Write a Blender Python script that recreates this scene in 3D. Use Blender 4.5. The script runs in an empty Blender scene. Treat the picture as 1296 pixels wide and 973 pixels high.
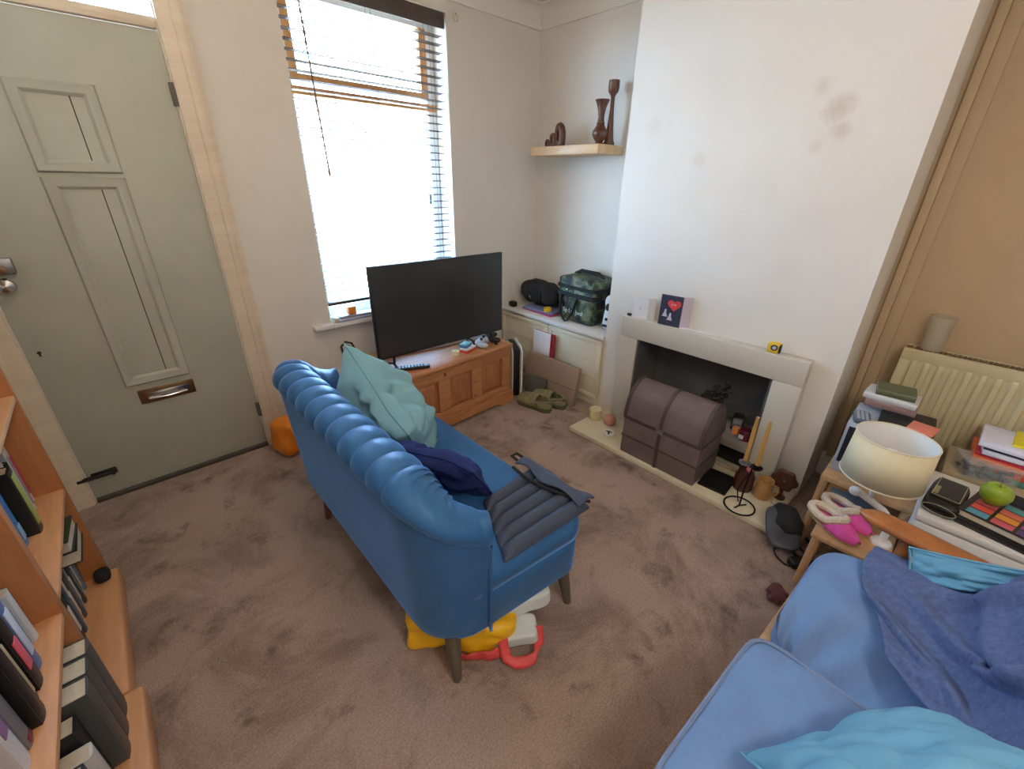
import bpy, bmesh, math, random
from math import sin, cos, pi, radians as R
from mathutils import Vector as V, Matrix, Euler, noise
random.seed(7)
WORLD, BACK_FILL, EXPO, SUN, SKY0, SKY1, BACK_FILL_COL, WARM_FILL = 25.0, 20.0, 0.75, 27.0, (.40,.67,1,1), (.27,.55,1,1), (1,.90,.80), 6.0
scn = bpy.context.scene
COL = scn.collection

# ------------------------------------------------------------------ materials
def srgb(c):
    return tuple(((v/255)/12.92 if v/255 <= .04045 else ((v/255+.055)/1.055)**2.4) for v in c)
class NT:
    def __init__(s, name):
        s.m = bpy.data.materials.new(name); s.m.use_nodes = True
        s.t = s.m.node_tree; s.b = s.t.nodes['Principled BSDF']
    def n(s, t, **k):
        x = s.t.nodes.new(t)
        for a, b in k.items():
            if a in x.inputs: x.inputs[a].default_value = b
            else: setattr(x, a, b)
        return x
    def l(s, a, b): s.t.links.new(a, b)
    def coord(s, scale=(1,1,1), kind='Object'):
        c = s.n('ShaderNodeTexCoord'); mp = s.n('ShaderNodeMapping'); mp.inputs['Scale'].default_value = scale
        s.l(c.outputs[kind], mp.inputs[0]); return mp.outputs[0]
    def noise(s, vec, scale, detail=4, rough=.6, dist=0):
        x = s.n('ShaderNodeTexNoise'); x.inputs['Scale'].default_value = scale; x.inputs['Detail'].default_value = detail
        x.inputs['Roughness'].default_value = rough; x.inputs['Distortion'].default_value = dist
        s.l(vec, x.inputs['Vector']); return x.outputs['Fac']
    def ramp(s, fac, stops):
        r = s.n('ShaderNodeValToRGB'); e = r.color_ramp.elements
        while len(e) < len(stops): e.new(.5)
        for i, (p, c) in enumerate(stops): e[i].position = p; e[i].color = (*c, 1)
        s.l(fac, r.inputs[0]); return r.outputs[0]
    def mix(s, fac, a, b, mode='MIX'):
        x = s.n('ShaderNodeMix', data_type='RGBA', blend_type=mode)
        for v, i in ((fac, 0), (a, 6), (b, 7)):
            if hasattr(v, 'is_linked'): s.l(v, x.inputs[i])
            elif i == 0: x.inputs[0].default_value = v
            else: x.inputs[i].default_value = (*v, 1)
        return x.outputs[2]
    def bump(s, fac, strength=.2, dist=.01):
        b = s.n('ShaderNodeBump'); b.inputs['Strength'].default_value = strength; b.inputs['Distance'].default_value = dist
        s.l(fac, b.inputs['Height']); s.l(b.outputs[0], s.b.inputs['Normal'])
    def set(s, **k):
        for a, v in k.items():
            a = a.replace('_', ' ')
            s.b.inputs[a].default_value = v
def mat(name, rgb, rough=.5, metal=0, var=.08, scale=18, bump=.0, bscale=120, spec=.5, sheen=0, coat=0, obj='Object'):
    t = NT(name); c = srgb(rgb)
    co = t.coord()
    f = t.noise(co, scale)
    lo = tuple(max(0, v*(1-var)) for v in c); hi = tuple(min(1, v*(1+var)) for v in c)
    t.l(t.ramp(f, [(.3, lo), (.7, hi)]), t.b.inputs['Base Color'])
    t.set(Roughness=rough, Metallic=metal, Specular_IOR_Level=spec)
    if sheen: t.set(Sheen_Weight=sheen, Sheen_Roughness=.4)
    if coat: t.set(Coat_Weight=coat)
    if bump: t.bump(t.noise(co, bscale, 3), bump, .004)
    return t.m
def wood(name, a, b, scale=(1,1,1), rough=.45, ring=6, knots=False):
    t = NT(name); co = t.coord(scale)
    f = t.noise(co, ring, 5, .6, 1.2)
    f2 = t.noise(co, ring*7, 3, .5)
    c = t.ramp(f, [(.3, srgb(a)), (.68, srgb(b))])
    c = t.mix(.25, c, t.ramp(f2, [(.35, srgb(a)), (.65, srgb(b))]))
    if knots:
        vo = t.n('ShaderNodeTexVoronoi'); vo.inputs['Scale'].default_value = 5.5
        t.l(t.coord((1,1,1)), vo.inputs['Vector'])
        k = t.ramp(vo.outputs['Distance'], [(.05, (1,1,1)), (.11, (0,0,0))])
        c = t.mix(k, c, srgb((86,46,20)))
    t.l(c, t.b.inputs['Base Color']); t.set(Roughness=rough)
    return t.m
def velvet(name, rgb, sheen=.6, tint=None, var=.16, rough=.75, bump=.15, bscale=260, patch=5):
    t = NT(name); c = srgb(rgb); co = t.coord()
    f = t.noise(co, patch, 5, .65, .4)
    t.l(t.ramp(f, [(.32, tuple(v*(1-var) for v in c)), (.7, tuple(min(1, v*(1+var)) for v in c))]), t.b.inputs['Base Color'])
    t.set(Roughness=rough, Sheen_Weight=sheen, Sheen_Roughness=.45, Specular_IOR_Level=.2)
    if tint: t.b.inputs['Sheen Tint'].default_value = (*srgb(tint), 1)
    if bump: t.bump(t.noise(co, bscale, 2), bump, .002)
    return t.m

def wall_mat(nm='painted_plaster', a=(222,215,204), b=(231,226,216)):
    t = NT(nm); co = t.coord()
    f = t.noise(co, 1.3, 4, .6)
    c = t.ramp(f, [(.3, srgb(a)), (.7, srgb(b))])
    t.l(c, t.b.inputs['Base Color']); t.set(Roughness=.62, Specular_IOR_Level=.3)
    t.bump(t.noise(co, 40, 4), .08, .01)
    return t.m
def breast_mat():
    # painted plaster with a few yellowed damp stains of their own shape
    t = NT('stained_plaster'); co = t.coord()
    f = t.noise(co, 1.3, 4, .6)
    c = t.ramp(f, [(.3, srgb((222,215,204))), (.7, srgb((231,226,216)))])
    geo = t.n('ShaderNodeTexCoord')
    for (y, z, r, k) in STAINS:
        mp = t.n('ShaderNodeMapping'); mp.vector_type = 'POINT'
        mp.inputs['Location'].default_value = (0, -y, -z); mp.inputs['Scale'].default_value = (0, 1, 1)
        t.l(geo.outputs['Object'], mp.inputs[0])
        ln = t.n('ShaderNodeVectorMath', operation='LENGTH'); t.l(mp.outputs[0], ln.inputs[0])
        nz = t.noise(co, 22, 3)
        a = t.n('ShaderNodeMath', operation='MULTIPLY_ADD'); a.inputs[1].default_value = -r*1.4; t.l(nz, a.inputs[0]); t.l(ln.outputs['Value'], a.inputs[2])
        m = t.n('ShaderNodeMapRange'); m.inputs['From Min'].default_value = r*.55; m.inputs['From Max'].default_value = -r*.4
        m.inputs['To Min'].default_value = 0; m.inputs['To Max'].default_value = k
        t.l(a.outputs[0], m.inputs[0])
        c = t.mix(m.outputs[0], c, srgb((176,140,92)))
    t.l(c, t.b.inputs['Base Color']); t.set(Roughness=.62, Specular_IOR_Level=.3)
    t.bump(t.noise(co, 40, 4), .08, .01)
    return t.m
def carpet_mat():
    t = NT('worn_carpet'); co = t.coord()
    base = t.ramp(t.noise(co, 1.1, 3, .6), [(.3, srgb((158,136,122))), (.7, srgb((182,158,148)))])
    blot = t.noise(co, 2.6, 5, .7, .6)
    c = t.mix(t.ramp(blot, [(.46, (0,0,0)), (.70, (.8,.8,.8))]), base, srgb((104,84,70)))
    spot = t.noise(co, 6.5, 5, .62, .3)
    c = t.mix(t.ramp(spot, [(.57, (0,0,0)), (.72, (.75,.75,.75))]), c, srgb((82,70,64)))
    pile = t.noise(co, 170, 3, .7)
    c = t.mix(.5, c, t.ramp(pile, [(.25, (.12,.12,.12)), (.75, (.85,.85,.85))]), 'OVERLAY')
    t.l(c, t.b.inputs['Base Color']); t.set(Roughness=.95, Specular_IOR_Level=.1, Sheen_Weight=.15)
    t.bump(pile, .5, .006)
    return t.m
def camo_mat():
    t = NT('camouflage_fabric'); co = t.coord()
    f = t.noise(co, 13, 3, .55, .8); g = t.noise(t.coord((1.2,.9,1.1)), 19, 3, .5, .5)
    c = t.ramp(f, [(.47, srgb((26,32,30))), (.50, srgb((66,84,58)))])
    c = t.mix(t.ramp(f, [(.58, (0,0,0)), (.60, (1,1,1))]), c, srgb((112,118,88)))
    c = t.mix(t.ramp(g, [(.58, (0,0,0)), (.60, (1,1,1))]), c, srgb((92,76,58)))
    t.l(c, t.b.inputs['Base Color']); t.set(Roughness=.6)
    return t.m
def glass_mat(name, rgb=(245,250,250), rough=.02, alpha=.16):
    t = NT(name); t.set(Base_Color=(*srgb(rgb),1), Roughness=rough, Alpha=alpha, Specular_IOR_Level=.6)
    return t.m
def emis_free(name, rgb, rough=.4): return mat(name, rgb, rough)

STAINS = [(.57, 1.73, .05, .34), (.545, 1.65, .035, .28), (.65, 1.81, .035, .22), (1.10, 1.56, .035, .14), (1.38, 1.72, .05, .12), (.62,1.6,.03,.14)]
M = {}
M['wall'] = wall_mat(); M['walltan_shaded'] = wall_mat('shaded_tan_plaster', (182,158,128), (192,168,138)); M['breast'] = breast_mat(); M['carpet'] = carpet_mat(); M['camo'] = camo_mat()  # tan plaster: shade of the right alcove put into the wall colour
M['ceil'] = mat('ceiling_paint', (232,228,218), .7, var=.02, scale=2)
M['trimwood'] = wood('pale_painted_trim', (214,196,172), (226,212,190), (1,1,6), .4, 3)
M['door'] = mat('sage_door_paint', (180,182,166), .45, var=.06, scale=3.5, bump=.05, bscale=60)
M['doordark'] = mat('door_gap_dark', (70,64,54), .8)
M['white'] = mat('white_paint', (232,230,226), .4, var=.02)
M['cream'] = mat('cream_paint', (222,214,190), .45, var=.04, scale=4)
M['surround'] = mat('surround_paint', (205,200,186), .45, var=.03, scale=4)
M['hearth'] = mat('hearth_paint', (216,206,180), .5, var=.06, scale=6)
M['firegrey'] = mat('fireplace_grey_paint', (92,92,92), .7, var=.22, scale=4)
M['ledge'] = mat('grey_slab', (150,144,138), .6, var=.1, scale=9)
M['black'] = mat('black_plastic', (24,24,26), .35, var=.1)
M['blackmat'] = mat('black_fabric', (32,33,36), .85, var=.2, bump=.2)
M['blackmetal'] = mat('black_iron', (34,34,36), .45, metal=.7)
M['brass'] = mat('worn_brass', (138,112,84), .38, metal=.9, var=.15)
M['chrome'] = mat('chrome', (200,200,200), .18, metal=1, var=.03)
M['steel'] = mat('brushed_steel', (150,152,156), .4, metal=.8)
def screen_mat():
    t = NT('tv_screen'); t.set(Base_Color=(.036,.038,.041,1), Roughness=.16, Specular_IOR_Level=.5); return t.m
M['screen'] = screen_mat()
M['blue'] = velvet('blue_velvet', (57,104,154), 1.0, (120,180,255), .14, .42)
for n_ in M['blue'].node_tree.nodes:
    if n_.type == 'BSDF_PRINCIPLED':
        n_.inputs['Specular IOR Level'].default_value = .55; n_.inputs['Specular Tint'].default_value = (.35,.62,1,1); n_.inputs['Sheen Roughness'].default_value = .3
M['bluecush'] = velvet('faded_blue_chenille', (112,142,184), .4, (170,195,240), .14, .85, .2, 180)
M['piping'] = velvet('pale_blue_piping', (118,138,172), .2, None, .05)
M['navy'] = velvet('navy_fleece', (90,104,140), .35, (130,150,195), .22, .95, 1.0, 110, 75)
M['navyk'] = velvet('dark_navy_knit', (38,48,96), .3, (90,110,190), .2, .95, .9, 160, 12)
M['teal'] = velvet('teal_cotton', (104,158,184), .25, (170,215,220), .08, .85, .2, 300)
M['tealpale'] = velvet('pale_teal_cotton', (124,170,184), .25, (170,215,215), .1, .85, .2, 300)
M['padgrey'] = velvet('slate_quilted_nylon', (72,80,98), .25, (140,160,200), .12, .6, .25, 200)
M['pine'] = wood('orange_pine', (166,106,68), (204,146,100), (1.2,8,8), .38, 2.2, True)
M['pinedk'] = wood('orange_pine_panel', (150,94,60), (190,130,86), (8,8,1.2), .38, 2.2, True)
M['beech'] = wood('beech_veneer', (204,146,100), (224,170,122), (8,1,8), .42, 1.6)
M['beechdk'] = wood('beech_upright', (170,108,64), (196,132,84), (8,8,1), .42, 1.6)
M['lackwood'] = wood('light_oak_veneer', (204,162,116), (222,184,140), (8,1.2,8), .4, 2)
M['teak'] = wood('teak', (142,84,44), (178,112,62), (3,3,3), .35, 3)
M['paleply'] = wood('pale_pine', (186,142,98), (208,168,124), (6,6,1.5), .5, 3)
M['darkwood'] = wood('dark_carved_wood', (74,44,30), (112,70,48), (6,6,2), .35, 4)
M['legwood'] = wood('grey_oak_leg', (84,76,66), (108,98,84), (10,10,1), .5, 4)
M['legredwood'] = wood('brown_leg', (98,58,40), (128,80,58), (10,10,1), .4, 4)
M['blindslat'] = mat('taupe_blind_slat', (76,64,55), .4, var=.05)
M['valance'] = mat('dark_taupe_valance', (84,72,66), .45, var=.06)
M['cord'] = mat('blind_cord', (110,92,72), .8)
M['frame'] = wood('honey_window_frame', (190,132,76), (210,154,96), (8,8,1), .4, 3)
M['leather'] = mat('brown_trunk_leather', (112,96,96), .5, var=.14, scale=7, bump=.35, bscale=70)
M['leathers'] = mat('brown_trunk_strap', (76,64,60), .5, var=.1)
M['card'] = mat('brown_cardboard', (158,136,118), .8, var=.05, scale=5)
M['carddk'] = mat('grey_cardboard', (96,94,88), .8)
M['paper'] = mat('white_paper', (228,228,232), .7, var=.03)
M['page'] = mat('page_edges', (212,204,186), .85, var=.08, scale=80)
M['rad'] = mat('cream_radiator_enamel', (198,186,152), .35, var=.03, scale=5)
M['raddk'] = mat('radiator_grille_dark', (112,92,62), .6)
def shade_mat():
    t = NT('cream_lampshade'); co = t.coord(); c = srgb((224,212,176))
    t.l(t.ramp(t.noise(co, 60, 3), [(.3, tuple(v*.95 for v in c)), (.7, c)]), t.b.inputs['Base Color'])
    t.set(Roughness=.8); t.b.inputs['Transmission Weight'].default_value = 0
    return t.m
M['shade'] = shade_mat()
M['shadein'] = mat('white_shade_lining', (236,236,232), .7, var=.01)
M['wax'] = mat('cream_wax', (222,206,160), .5, var=.04)
M['beeswax'] = mat('beeswax', (196,152,86), .45, var=.05)
M['pinkwax'] = mat('pink_wax', (206,150,132), .5, var=.1)
M['glass'] = glass_mat('clear_glass'); M['winglass'] = glass_mat('window_glass', alpha=.06)
M['clearplastic'] = glass_mat('clear_plastic', (225,228,232), .12, .22)
M['frost'] = glass_mat('frosted_tumbler', (205,195,175), .3, .38)
M['amber'] = mat('amber_stoneware', (188,140,86), .3, var=.15, scale=9)
M['applegreen'] = mat('apple_skin', (146,176,52), .3, var=.12, scale=8)
M['yellow'] = mat('yellow_plastic', (232,190,44), .4)
M['bagyellow'] = mat('yellow_bag_plastic', (255,192,30), .4, var=.1, scale=7)
M['bagred'] = mat('coral_bag_plastic', (222,76,76), .45, var=.08, scale=9)
M['orange'] = mat('orange_plastic', (238,140,40), .45, var=.06)
M['pink'] = mat('pink_lining', (226,84,168), .7, var=.08)
M['fleececream'] = mat('cream_fleece', (218,202,180), .95, var=.1, scale=90, bump=1, bscale=140)
M['clog'] = mat('olive_clog_foam', (138,132,98), .7, var=.25, scale=22); M['clogin'] = mat('clog_footbed', (150,140,112), .8)
M['hole'] = mat('dark_hole', (40,38,32), .9)
M['consgrey'] = mat('pale_grey_shell', (186,192,200), .4, var=.02)
M['roadgrey'] = mat('street_paving', (190,172,148), .9)
M['brick'] = mat('far_brick', (206,160,136), .9, var=.1, scale=6)
M['slate'] = mat('roof_slate', (110,112,120), .8)
_cc = {}
def cm(rgb, rough=.5):
    k = (rgb, rough)
    if k not in _cc: _cc[k] = mat('coloured_%d_%d_%d' % rgb, rgb, rough, var=.05)
    return _cc[k]

# ------------------------------------------------------------------ mesh helpers
class B:
    def __init__(s): s.bm = bmesh.new(); s.mi = 0
    def _add(s, vs, fs, T=None):
        bv = [s.bm.verts.new(T @ V(v) if T else v) for v in vs]
        out = []
        for f in fs:
            try: fc = s.bm.faces.new([bv[i] for i in f]); fc.material_index = s.mi; out.append(fc)
            except ValueError: pass
        return bv, out
    def box(s, c, d, rot=(0,0,0), bev=0, seg=2):
        T = Matrix.Translation(c) @ Euler(rot).to_matrix().to_4x4()
        x, y, z = d[0]/2, d[1]/2, d[2]/2
        vs = [(a*x, b*y, e*z) for e in (-1,1) for b in (-1,1) for a in (-1,1)]
        fs = [(0,2,3,1),(4,5,7,6),(0,1,5,4),(2,6,7,3),(0,4,6,2),(1,3,7,5)]
        bv, ff = s._add(vs, fs, T)
        if bev:
            es = list({e for f in ff for e in f.edges})
            bmesh.ops.bevel(s.bm, geom=es, offset=min(bev, .49*min(d)), segments=seg, profile=.5, affect='EDGES', clamp_overlap=True)
        return s
    def bb(s, x0, x1, y0, y1, z0, z1, bev=0, seg=2):
        return s.box(((x0+x1)/2, (y0+y1)/2, (z0+z1)/2), (x1-x0, y1-y0, z1-z0), (0,0,0), bev, seg)
    def rings(s, rings, close=True, cap=True):
        n = len(rings[0]); vs = [p for r in rings for p in r]; fs = []
        for i in range(len(rings)-1):
            for j in range(n if close else n-1):
                a, b = i*n+j, i*n+(j+1) % n
                fs.append((a, b, b+n, a+n))
        if cap and close:
            fs.append(tuple(range(n))[::-1]); fs.append(tuple((len(rings)-1)*n+j for j in range(n)))
        s._add(vs, fs); return s
    def cyl(s, p0, p1, r0, r1=None, n=16, cap=True):
        r1 = r0 if r1 is None else r1
        return s.tube([p0, p1], [r0, r1], n, cap=cap)
    def tube(s, pts, r, n=8, closed=False, cap=True):
        P = [V(p) for p in pts]; m = len(P)
        rr = r if isinstance(r, (list, tuple)) else [r]*m
        up = None; rings = []
        for i in range(m):
            if closed: t = P[(i+1) % m]-P[i-1]
            else: t = P[min(i+1, m-1)]-P[max(i-1, 0)]
            if t.length < 1e-9: t = V((0,0,1))
            t.normalize()
            if up is None:
                up = V((0,0,1)) if abs(t.z) < .9 else V((1,0,0))
            up = (up - t*up.dot(t))
            if up.length < 1e-6: up = t.orthogonal()
            up.normalize()
            b = t.cross(up)
            rings.append([P[i]+(up*cos(2*pi*k/n)+b*sin(2*pi*k/n))*rr[i] for k in range(n)])
        if closed: rings.append(rings[0]); return s.rings(rings, True, False)
        return s.rings(rings, True, cap)
    def lathe(s, prof, c=(0,0,0), n=28, T=None, cap=True, sx=1, sy=1):
        rings = []
        for r, z in prof:
            ring = [V((r*sx*cos(2*pi*k/n), r*sy*sin(2*pi*k/n), z)) for k in range(n)]
            rings.append([(T @ p if T else p)+V(c) for p in ring])
        return s.rings(rings, True, cap)
    def prism(s, pts, a, b, axis='y', bev=0):
        f = {'y': lambda p, t: (p[0], t, p[1]), 'x': lambda p, t: (t, p[0], p[1]), 'z': lambda p, t: (p[0], p[1], t)}[axis]
        n = len(pts)
        vs = [f(p, a) for p in pts]+[f(p, b) for p in pts]
        fs = [tuple(range(n)), tuple(range(2*n-1, n-1, -1))]+[(i, (i+1) % n, (i+1) % n+n, i+n) for i in range(n)]
        bv, ff = s._add(vs, fs)
        if bev:
            es = list({e for q in ff for e in q.edges})
            bmesh.ops.bevel(s.bm, geom=es, offset=bev, segments=2, profile=.5, affect='EDGES', clamp_overlap=True)
        return s
    def grid(s, fn, nu, nv, cu=False, cv=False):
        vs = [fn(i/(nu if cu else nu-1), j/(nv if cv else nv-1)) for i in range(nu) for j in range(nv)]
        fs = []
        for i in range(nu if cu else nu-1):
            for j in range(nv if cv else nv-1):
                fs.append((i*nv+j, ((i+1) % nu)*nv+j, ((i+1) % nu)*nv+(j+1) % nv, i*nv+(j+1) % nv))
        s._add(vs, fs); return s
    def sq(s, c, d, e=4, rot=(0,0,0), n=14, fn=None):
        """rounded box: a cube grid pulled onto a superellipsoid"""
        T = Matrix.Translation(c) @ Euler(rot).to_matrix().to_4x4()
        b2 = bmesh.new(); bmesh.ops.create_cube(b2, size=2)
        bmesh.ops.subdivide_edges(b2, edges=b2.edges[:], cuts=n, use_grid_fill=True)
        mp = {}
        for v in b2.verts:
            p = v.co.copy()
            k = (abs(p.x)**e+abs(p.y)**e+abs(p.z)**e)**(1/e)
            p = V((p.x/k*d[0]/2, p.y/k*d[1]/2, p.z/k*d[2]/2))
            if fn: p = V(fn(p))
            mp[v] = s.bm.verts.new(T @ p)
        for f in b2.faces:
            q = s.bm.faces.new([mp[v] for v in f.verts]); q.material_index = s.mi
        b2.free(); return s
def part(name, b, m, parent=None, smooth=True, ang=40, loc=None, rot=None, sub=0, solid=0):
    bmesh.ops.recalc_face_normals(b.bm, faces=b.bm.faces[:])
    me = bpy.data.meshes.new(name); b.bm.to_mesh(me); b.bm.free()
    for q in (m if isinstance(m, (list, tuple)) else [m]): me.materials.append(M[q] if isinstance(q, str) else q)
    if smooth:
        for p in me.polygons: p.use_smooth = True
        me.set_sharp_from_angle(angle=R(ang))
    o = bpy.data.objects.new(name, me); COL.objects.link(o)
    if parent: o.parent = parent
    if loc: o.location = loc
    if rot: o.rotation_euler = rot
    if solid:
        d = o.modifiers.new('solid', 'SOLIDIFY'); d.thickness = solid; d.offset = 0
    if sub:
        d = o.modifiers.new('sub', 'SUBSURF'); d.levels = sub; d.render_levels = sub
    return o
def tag(o, label, cat, group=None, kind=None):
    o['label'] = label; o['category'] = cat
    if group: o['group'] = group
    if kind: o['kind'] = kind
    return o
def thing(name, label, cat, loc=(0,0,0), rz=0, group=None, rot=None):
    o = bpy.data.objects.new(name, None); COL.objects.link(o); o.empty_display_size = .05
    o.location = loc; o.rotation_euler = rot or (0,0,rz)
    return tag(o, label, cat, group)
def struct(name, b, m, parent=None, **k):
    o = part(name, b, m, parent, **k)
    if parent is None: o['kind'] = 'structure'
    return o
def text(name, s, size, m, parent, loc, rot, ext=.0006):
    cu = bpy.data.curves.new(name, 'FONT'); cu.body = s; cu.size = size; cu.extrude = ext; cu.align_x = 'CENTER'; cu.align_y = 'CENTER'
    tmp = bpy.data.objects.new(name, cu); COL.objects.link(tmp)
    me = bpy.data.meshes.new_from_object(tmp.evaluated_get(bpy.context.evaluated_depsgraph_get()))
    bpy.data.objects.remove(tmp); me.name = name
    me.materials.clear(); me.materials.append(M[m] if isinstance(m, str) else m)
    o = bpy.data.objects.new(name, me); COL.objects.link(o); o.parent = parent; o.location = loc; o.rotation_euler = rot
    return o
def sm(a, b, x):
    t = max(0, min(1, (x-a)/(b-a))); return t*t*(3-2*t)
def lerp(a, b, t): return a+(b-a)*t

# ------------------------------------------------------------------ room shell
DW, X1, X2, YC1, YC2, H = 2.553, 2.254, 2.584, 1.534, .27, 2.5
XL, YB = -.62, -1.75
WX0, WX1, WZ0, WZ1 = .868, 1.797, .655, 2.325
TH = .24
struct('floor', B().bb(XL-.2, X2+.2, YB-.2, DW+TH, -.1, 0), 'carpet', smooth=False)
struct('ceiling', B().bb(XL-.2, X2+.2, YB-.2, DW+TH, H, H+.1), 'ceil', smooth=False)
b = B()
y0, y1 = DW, DW+TH
b.bb(XL-.2, -.385, y0, y1, 0, H).bb(-.385, .40, y0, y1, 2.40, H).bb(.40, WX0, y0, y1, 0, H)
b.bb(WX0, WX1, y0, y1, 0, WZ0).bb(WX0, WX1, y0, y1, WZ1, H).bb(WX1, X2+.2, y0, y1, 0, H)
struct('wall_front', b, 'wall', smooth=False)
struct('wall_left', B().bb(XL-.2, XL, YB-.2, DW, 0, H), 'wall', smooth=False)
struct('wall_right', B().bb(X2, X2+.2, YB-.2, YC2+.2, 0, H), 'walltan_shaded', smooth=False)
struct('wall_alcove', B().bb(X2, X2+.2, YC2+.2, DW, 0, H), 'wall', smooth=False)
# rear wall behind the viewer
struct('wall_back', B().bb(XL-.2, X2+.2, YB-.2, YB, 0, H), 'wall', smooth=False)
FY0, FY1, FZ = .509, 1.263, .60
b = B()
b.bb(X1, X2, YC2, FY0, 0, H).bb(X1, X2, FY1, YC1, 0, H).bb(X1, X2, FY0, FY1, FZ, H)
struct('wall_chimney', b, 'breast', smooth=False)
# dark painted recess of the fireplace
b = B(); b.bb(X2-.13, X2-.01, FY0+.002, FY1-.002, 0, FZ-.002)
b.bb(X1-.06, X2-.13, FY0-.02, FY0+.012, .03, FZ).bb(X1-.06, X2-.13, FY1-.012, FY1+.02, .03, FZ).bb(X1-.02, X2-.13, FY0, FY1, FZ-.015, FZ+.01)
struct('trim_1', b, 'firegrey', smooth=False)
# coving along front wall, alcove and left wall
def cove(n=8):
    pts = [(0,0), (.10,0), (.10,-.012)]
    for i in range(n+1):
        a = pi/2*i/n; pts.append((.09*(1-sin(a))+.012, -.012-.09*(1-cos(a))))
    pts += [(.012,-.115), (0,-.115)]
    return pts
c = cove()
struct('trim_2', B().prism([(DW-p[0], H+p[1]) for p in c], XL, X2, 'x'), 'ceil')
struct('trim_3', B().prism([(X2-p[0], H+p[1]) for p in c], YC1, DW-.02, 'y'), 'ceil')
struct('trim_4', B().prism([(X2-p[0], H+p[1]) for p in c], YB, YC2, 'y'), 'ceil')
# skirting
struct('baseboard_front', B().bb(.50, 2.2, DW-.018, DW, 0, .14, .004), 'white')
struct('baseboard_right', B().bb(X2-.018, X2, YB, YC2, 0, .14, .004), 'white')
struct('baseboard_left', B().bb(XL, XL+.018, YB, DW, 0, .14, .004), 'white')
# vertical pipe boxed in beside the chimney breast
struct('trim_5', B().bb(X2-.022, X2, YC2-.052, YC2-.018, .12, H, .008).bb(X2-.012, X2, YC2-.10, YC2-.052, .12, H, .004), 'walltan_shaded')

# ---- front door
d = struct('door_1', B().bb(-.3725, .3845, DW+.004, DW+.046, .022, 1.98, .003), 'door')
def moulding(x0, x1, z0, z1, w=.044, pr=.014):
    bb_ = B(); y = DW+.004
    prof = [(0,0), (0,-.006), (.006,-pr), (.022,-pr*.7), (.034,-pr*.85), (w,-.004), (w,0)]
    ringv = []
    for (cx, cz, sx, sz) in ((x0,z0,1,1), (x1,z0,-1,1), (x1,z1,-1,-1), (x0,z1,1,-1)):
        ringv.append([V((cx+sx*p[0], y+p[1], cz+sz*p[0])) for p in prof])
    ringv.append(ringv[0])
    bb_.rings(ringv, True, False); return bb_
part('moulding', moulding(-.118, .134, 1.455, 1.765), 'door', d)
part('moulding', moulding(-.118, .134, .541, 1.440), 'door', d)
part('panel_seam', B().bb(.048, .0515, DW+.0025, DW+.006, 1.50, 1.72).bb(.046, .0495, DW+.0025, DW+.006, .587, 1.394), 'doordark', d)
lp = part('letter_plate', B().bb(-.086, .136, DW-.004, DW+.006, .437, .510, .004), 'brass', d)
part('letter_flap', B().bb(-.058, .108, DW-.009, DW-.003, .455, .492, .004).tube([(-.05,DW-.011,.462), (.025,DW-.022,.462), (.10,DW-.011,.462)], .005), 'chrome', lp)
part('door_knob', B().lathe([(.0,.0),(.018,0),(.012,.012),(.012,.022),(.026,.034),(.03,.046),(.024,.058),(.0,.063)], (-.327,DW+.004,1.056), 24, Euler((R(90),0,0)).to_matrix().to_4x4()), 'chrome', d)
nl = part('night_latch', B().bb(-.38, -.285, DW-.03, DW+.006, 1.095, 1.155, .006), 'steel', d)
part('latch_knob', B().lathe([(0,0),(.014,0),(.014,.016),(0,.018)], (-.318,DW-.028,1.115), 16, Euler((R(90),0,0)).to_matrix().to_4x4()), 'brass', nl)
part('keyhole', B().lathe([(0,0),(.007,0),(.007,.003),(0,.003)], (-.331,DW+.006,.768), 12, Euler((R(90),0,0)).to_matrix().to_4x4()).bb(-.334,-.328,DW+.0025,DW+.006,.752,.766), 'black', d)
bo = part('bolt', B().bb(-.355, -.262, DW-.006, DW+.006, .128, .158, .003).cyl((-.405,DW-.012,.142), (-.27,DW-.012,.142), .010).cyl((-.275,DW-.012,.142), (-.275,DW-.035,.142), .006), 'black', d)
for z in (1.72, .20):
    part('hinge', B().bb(.374, .392, DW-.006, DW+.01, z, z+.085, .002).cyl((.386,DW-.008,z), (.386,DW-.008,z+.085), .006), cm((104,98,88)), d)
# door frame, transom rail and architraves
b = B()
b.bb(-.385, -.3745, DW, DW+.1, 0, 2.4).bb(.3865, .40, DW, DW+.1, 0, 2.4).bb(-.374, .386, DW-.006, DW+.099, 1.985, 2.024, .004).bb(-.374, .386, DW+.001, DW+.099, 2.385, 2.4)
struct('trim_6', b, 'trimwood')
b = B()
def arch(x0, sgn, z0, z1):
    prof = [(0,0), (0,-.014), (.012,-.018), (.05,-.018), (.056,-.026), (.07,-.026), (.082,-.034), (.1,-.030), (.1,0)]
    b.prism([(x0+sgn*p[0], DW+p[1]) for p in prof], z0, z1, 'z')
arch(.392, 1, 0, 2.46); arch(-.380, -1, 0, 2.46)
b.bb(-.48, .492, DW-.03, DW, 2.392, 2.46, .006)
struct('trim_7', b, 'trimwood')
struct('trim_8', B().bb(-.3725, .3845, DW-.012, DW+.06, 0, .018, .003), 'doordark')
w2 = struct('window_2', B().bb(-.375, .387, DW+.045, DW+.051, 2.024, 2.386), 'winglass', smooth=False)
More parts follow.
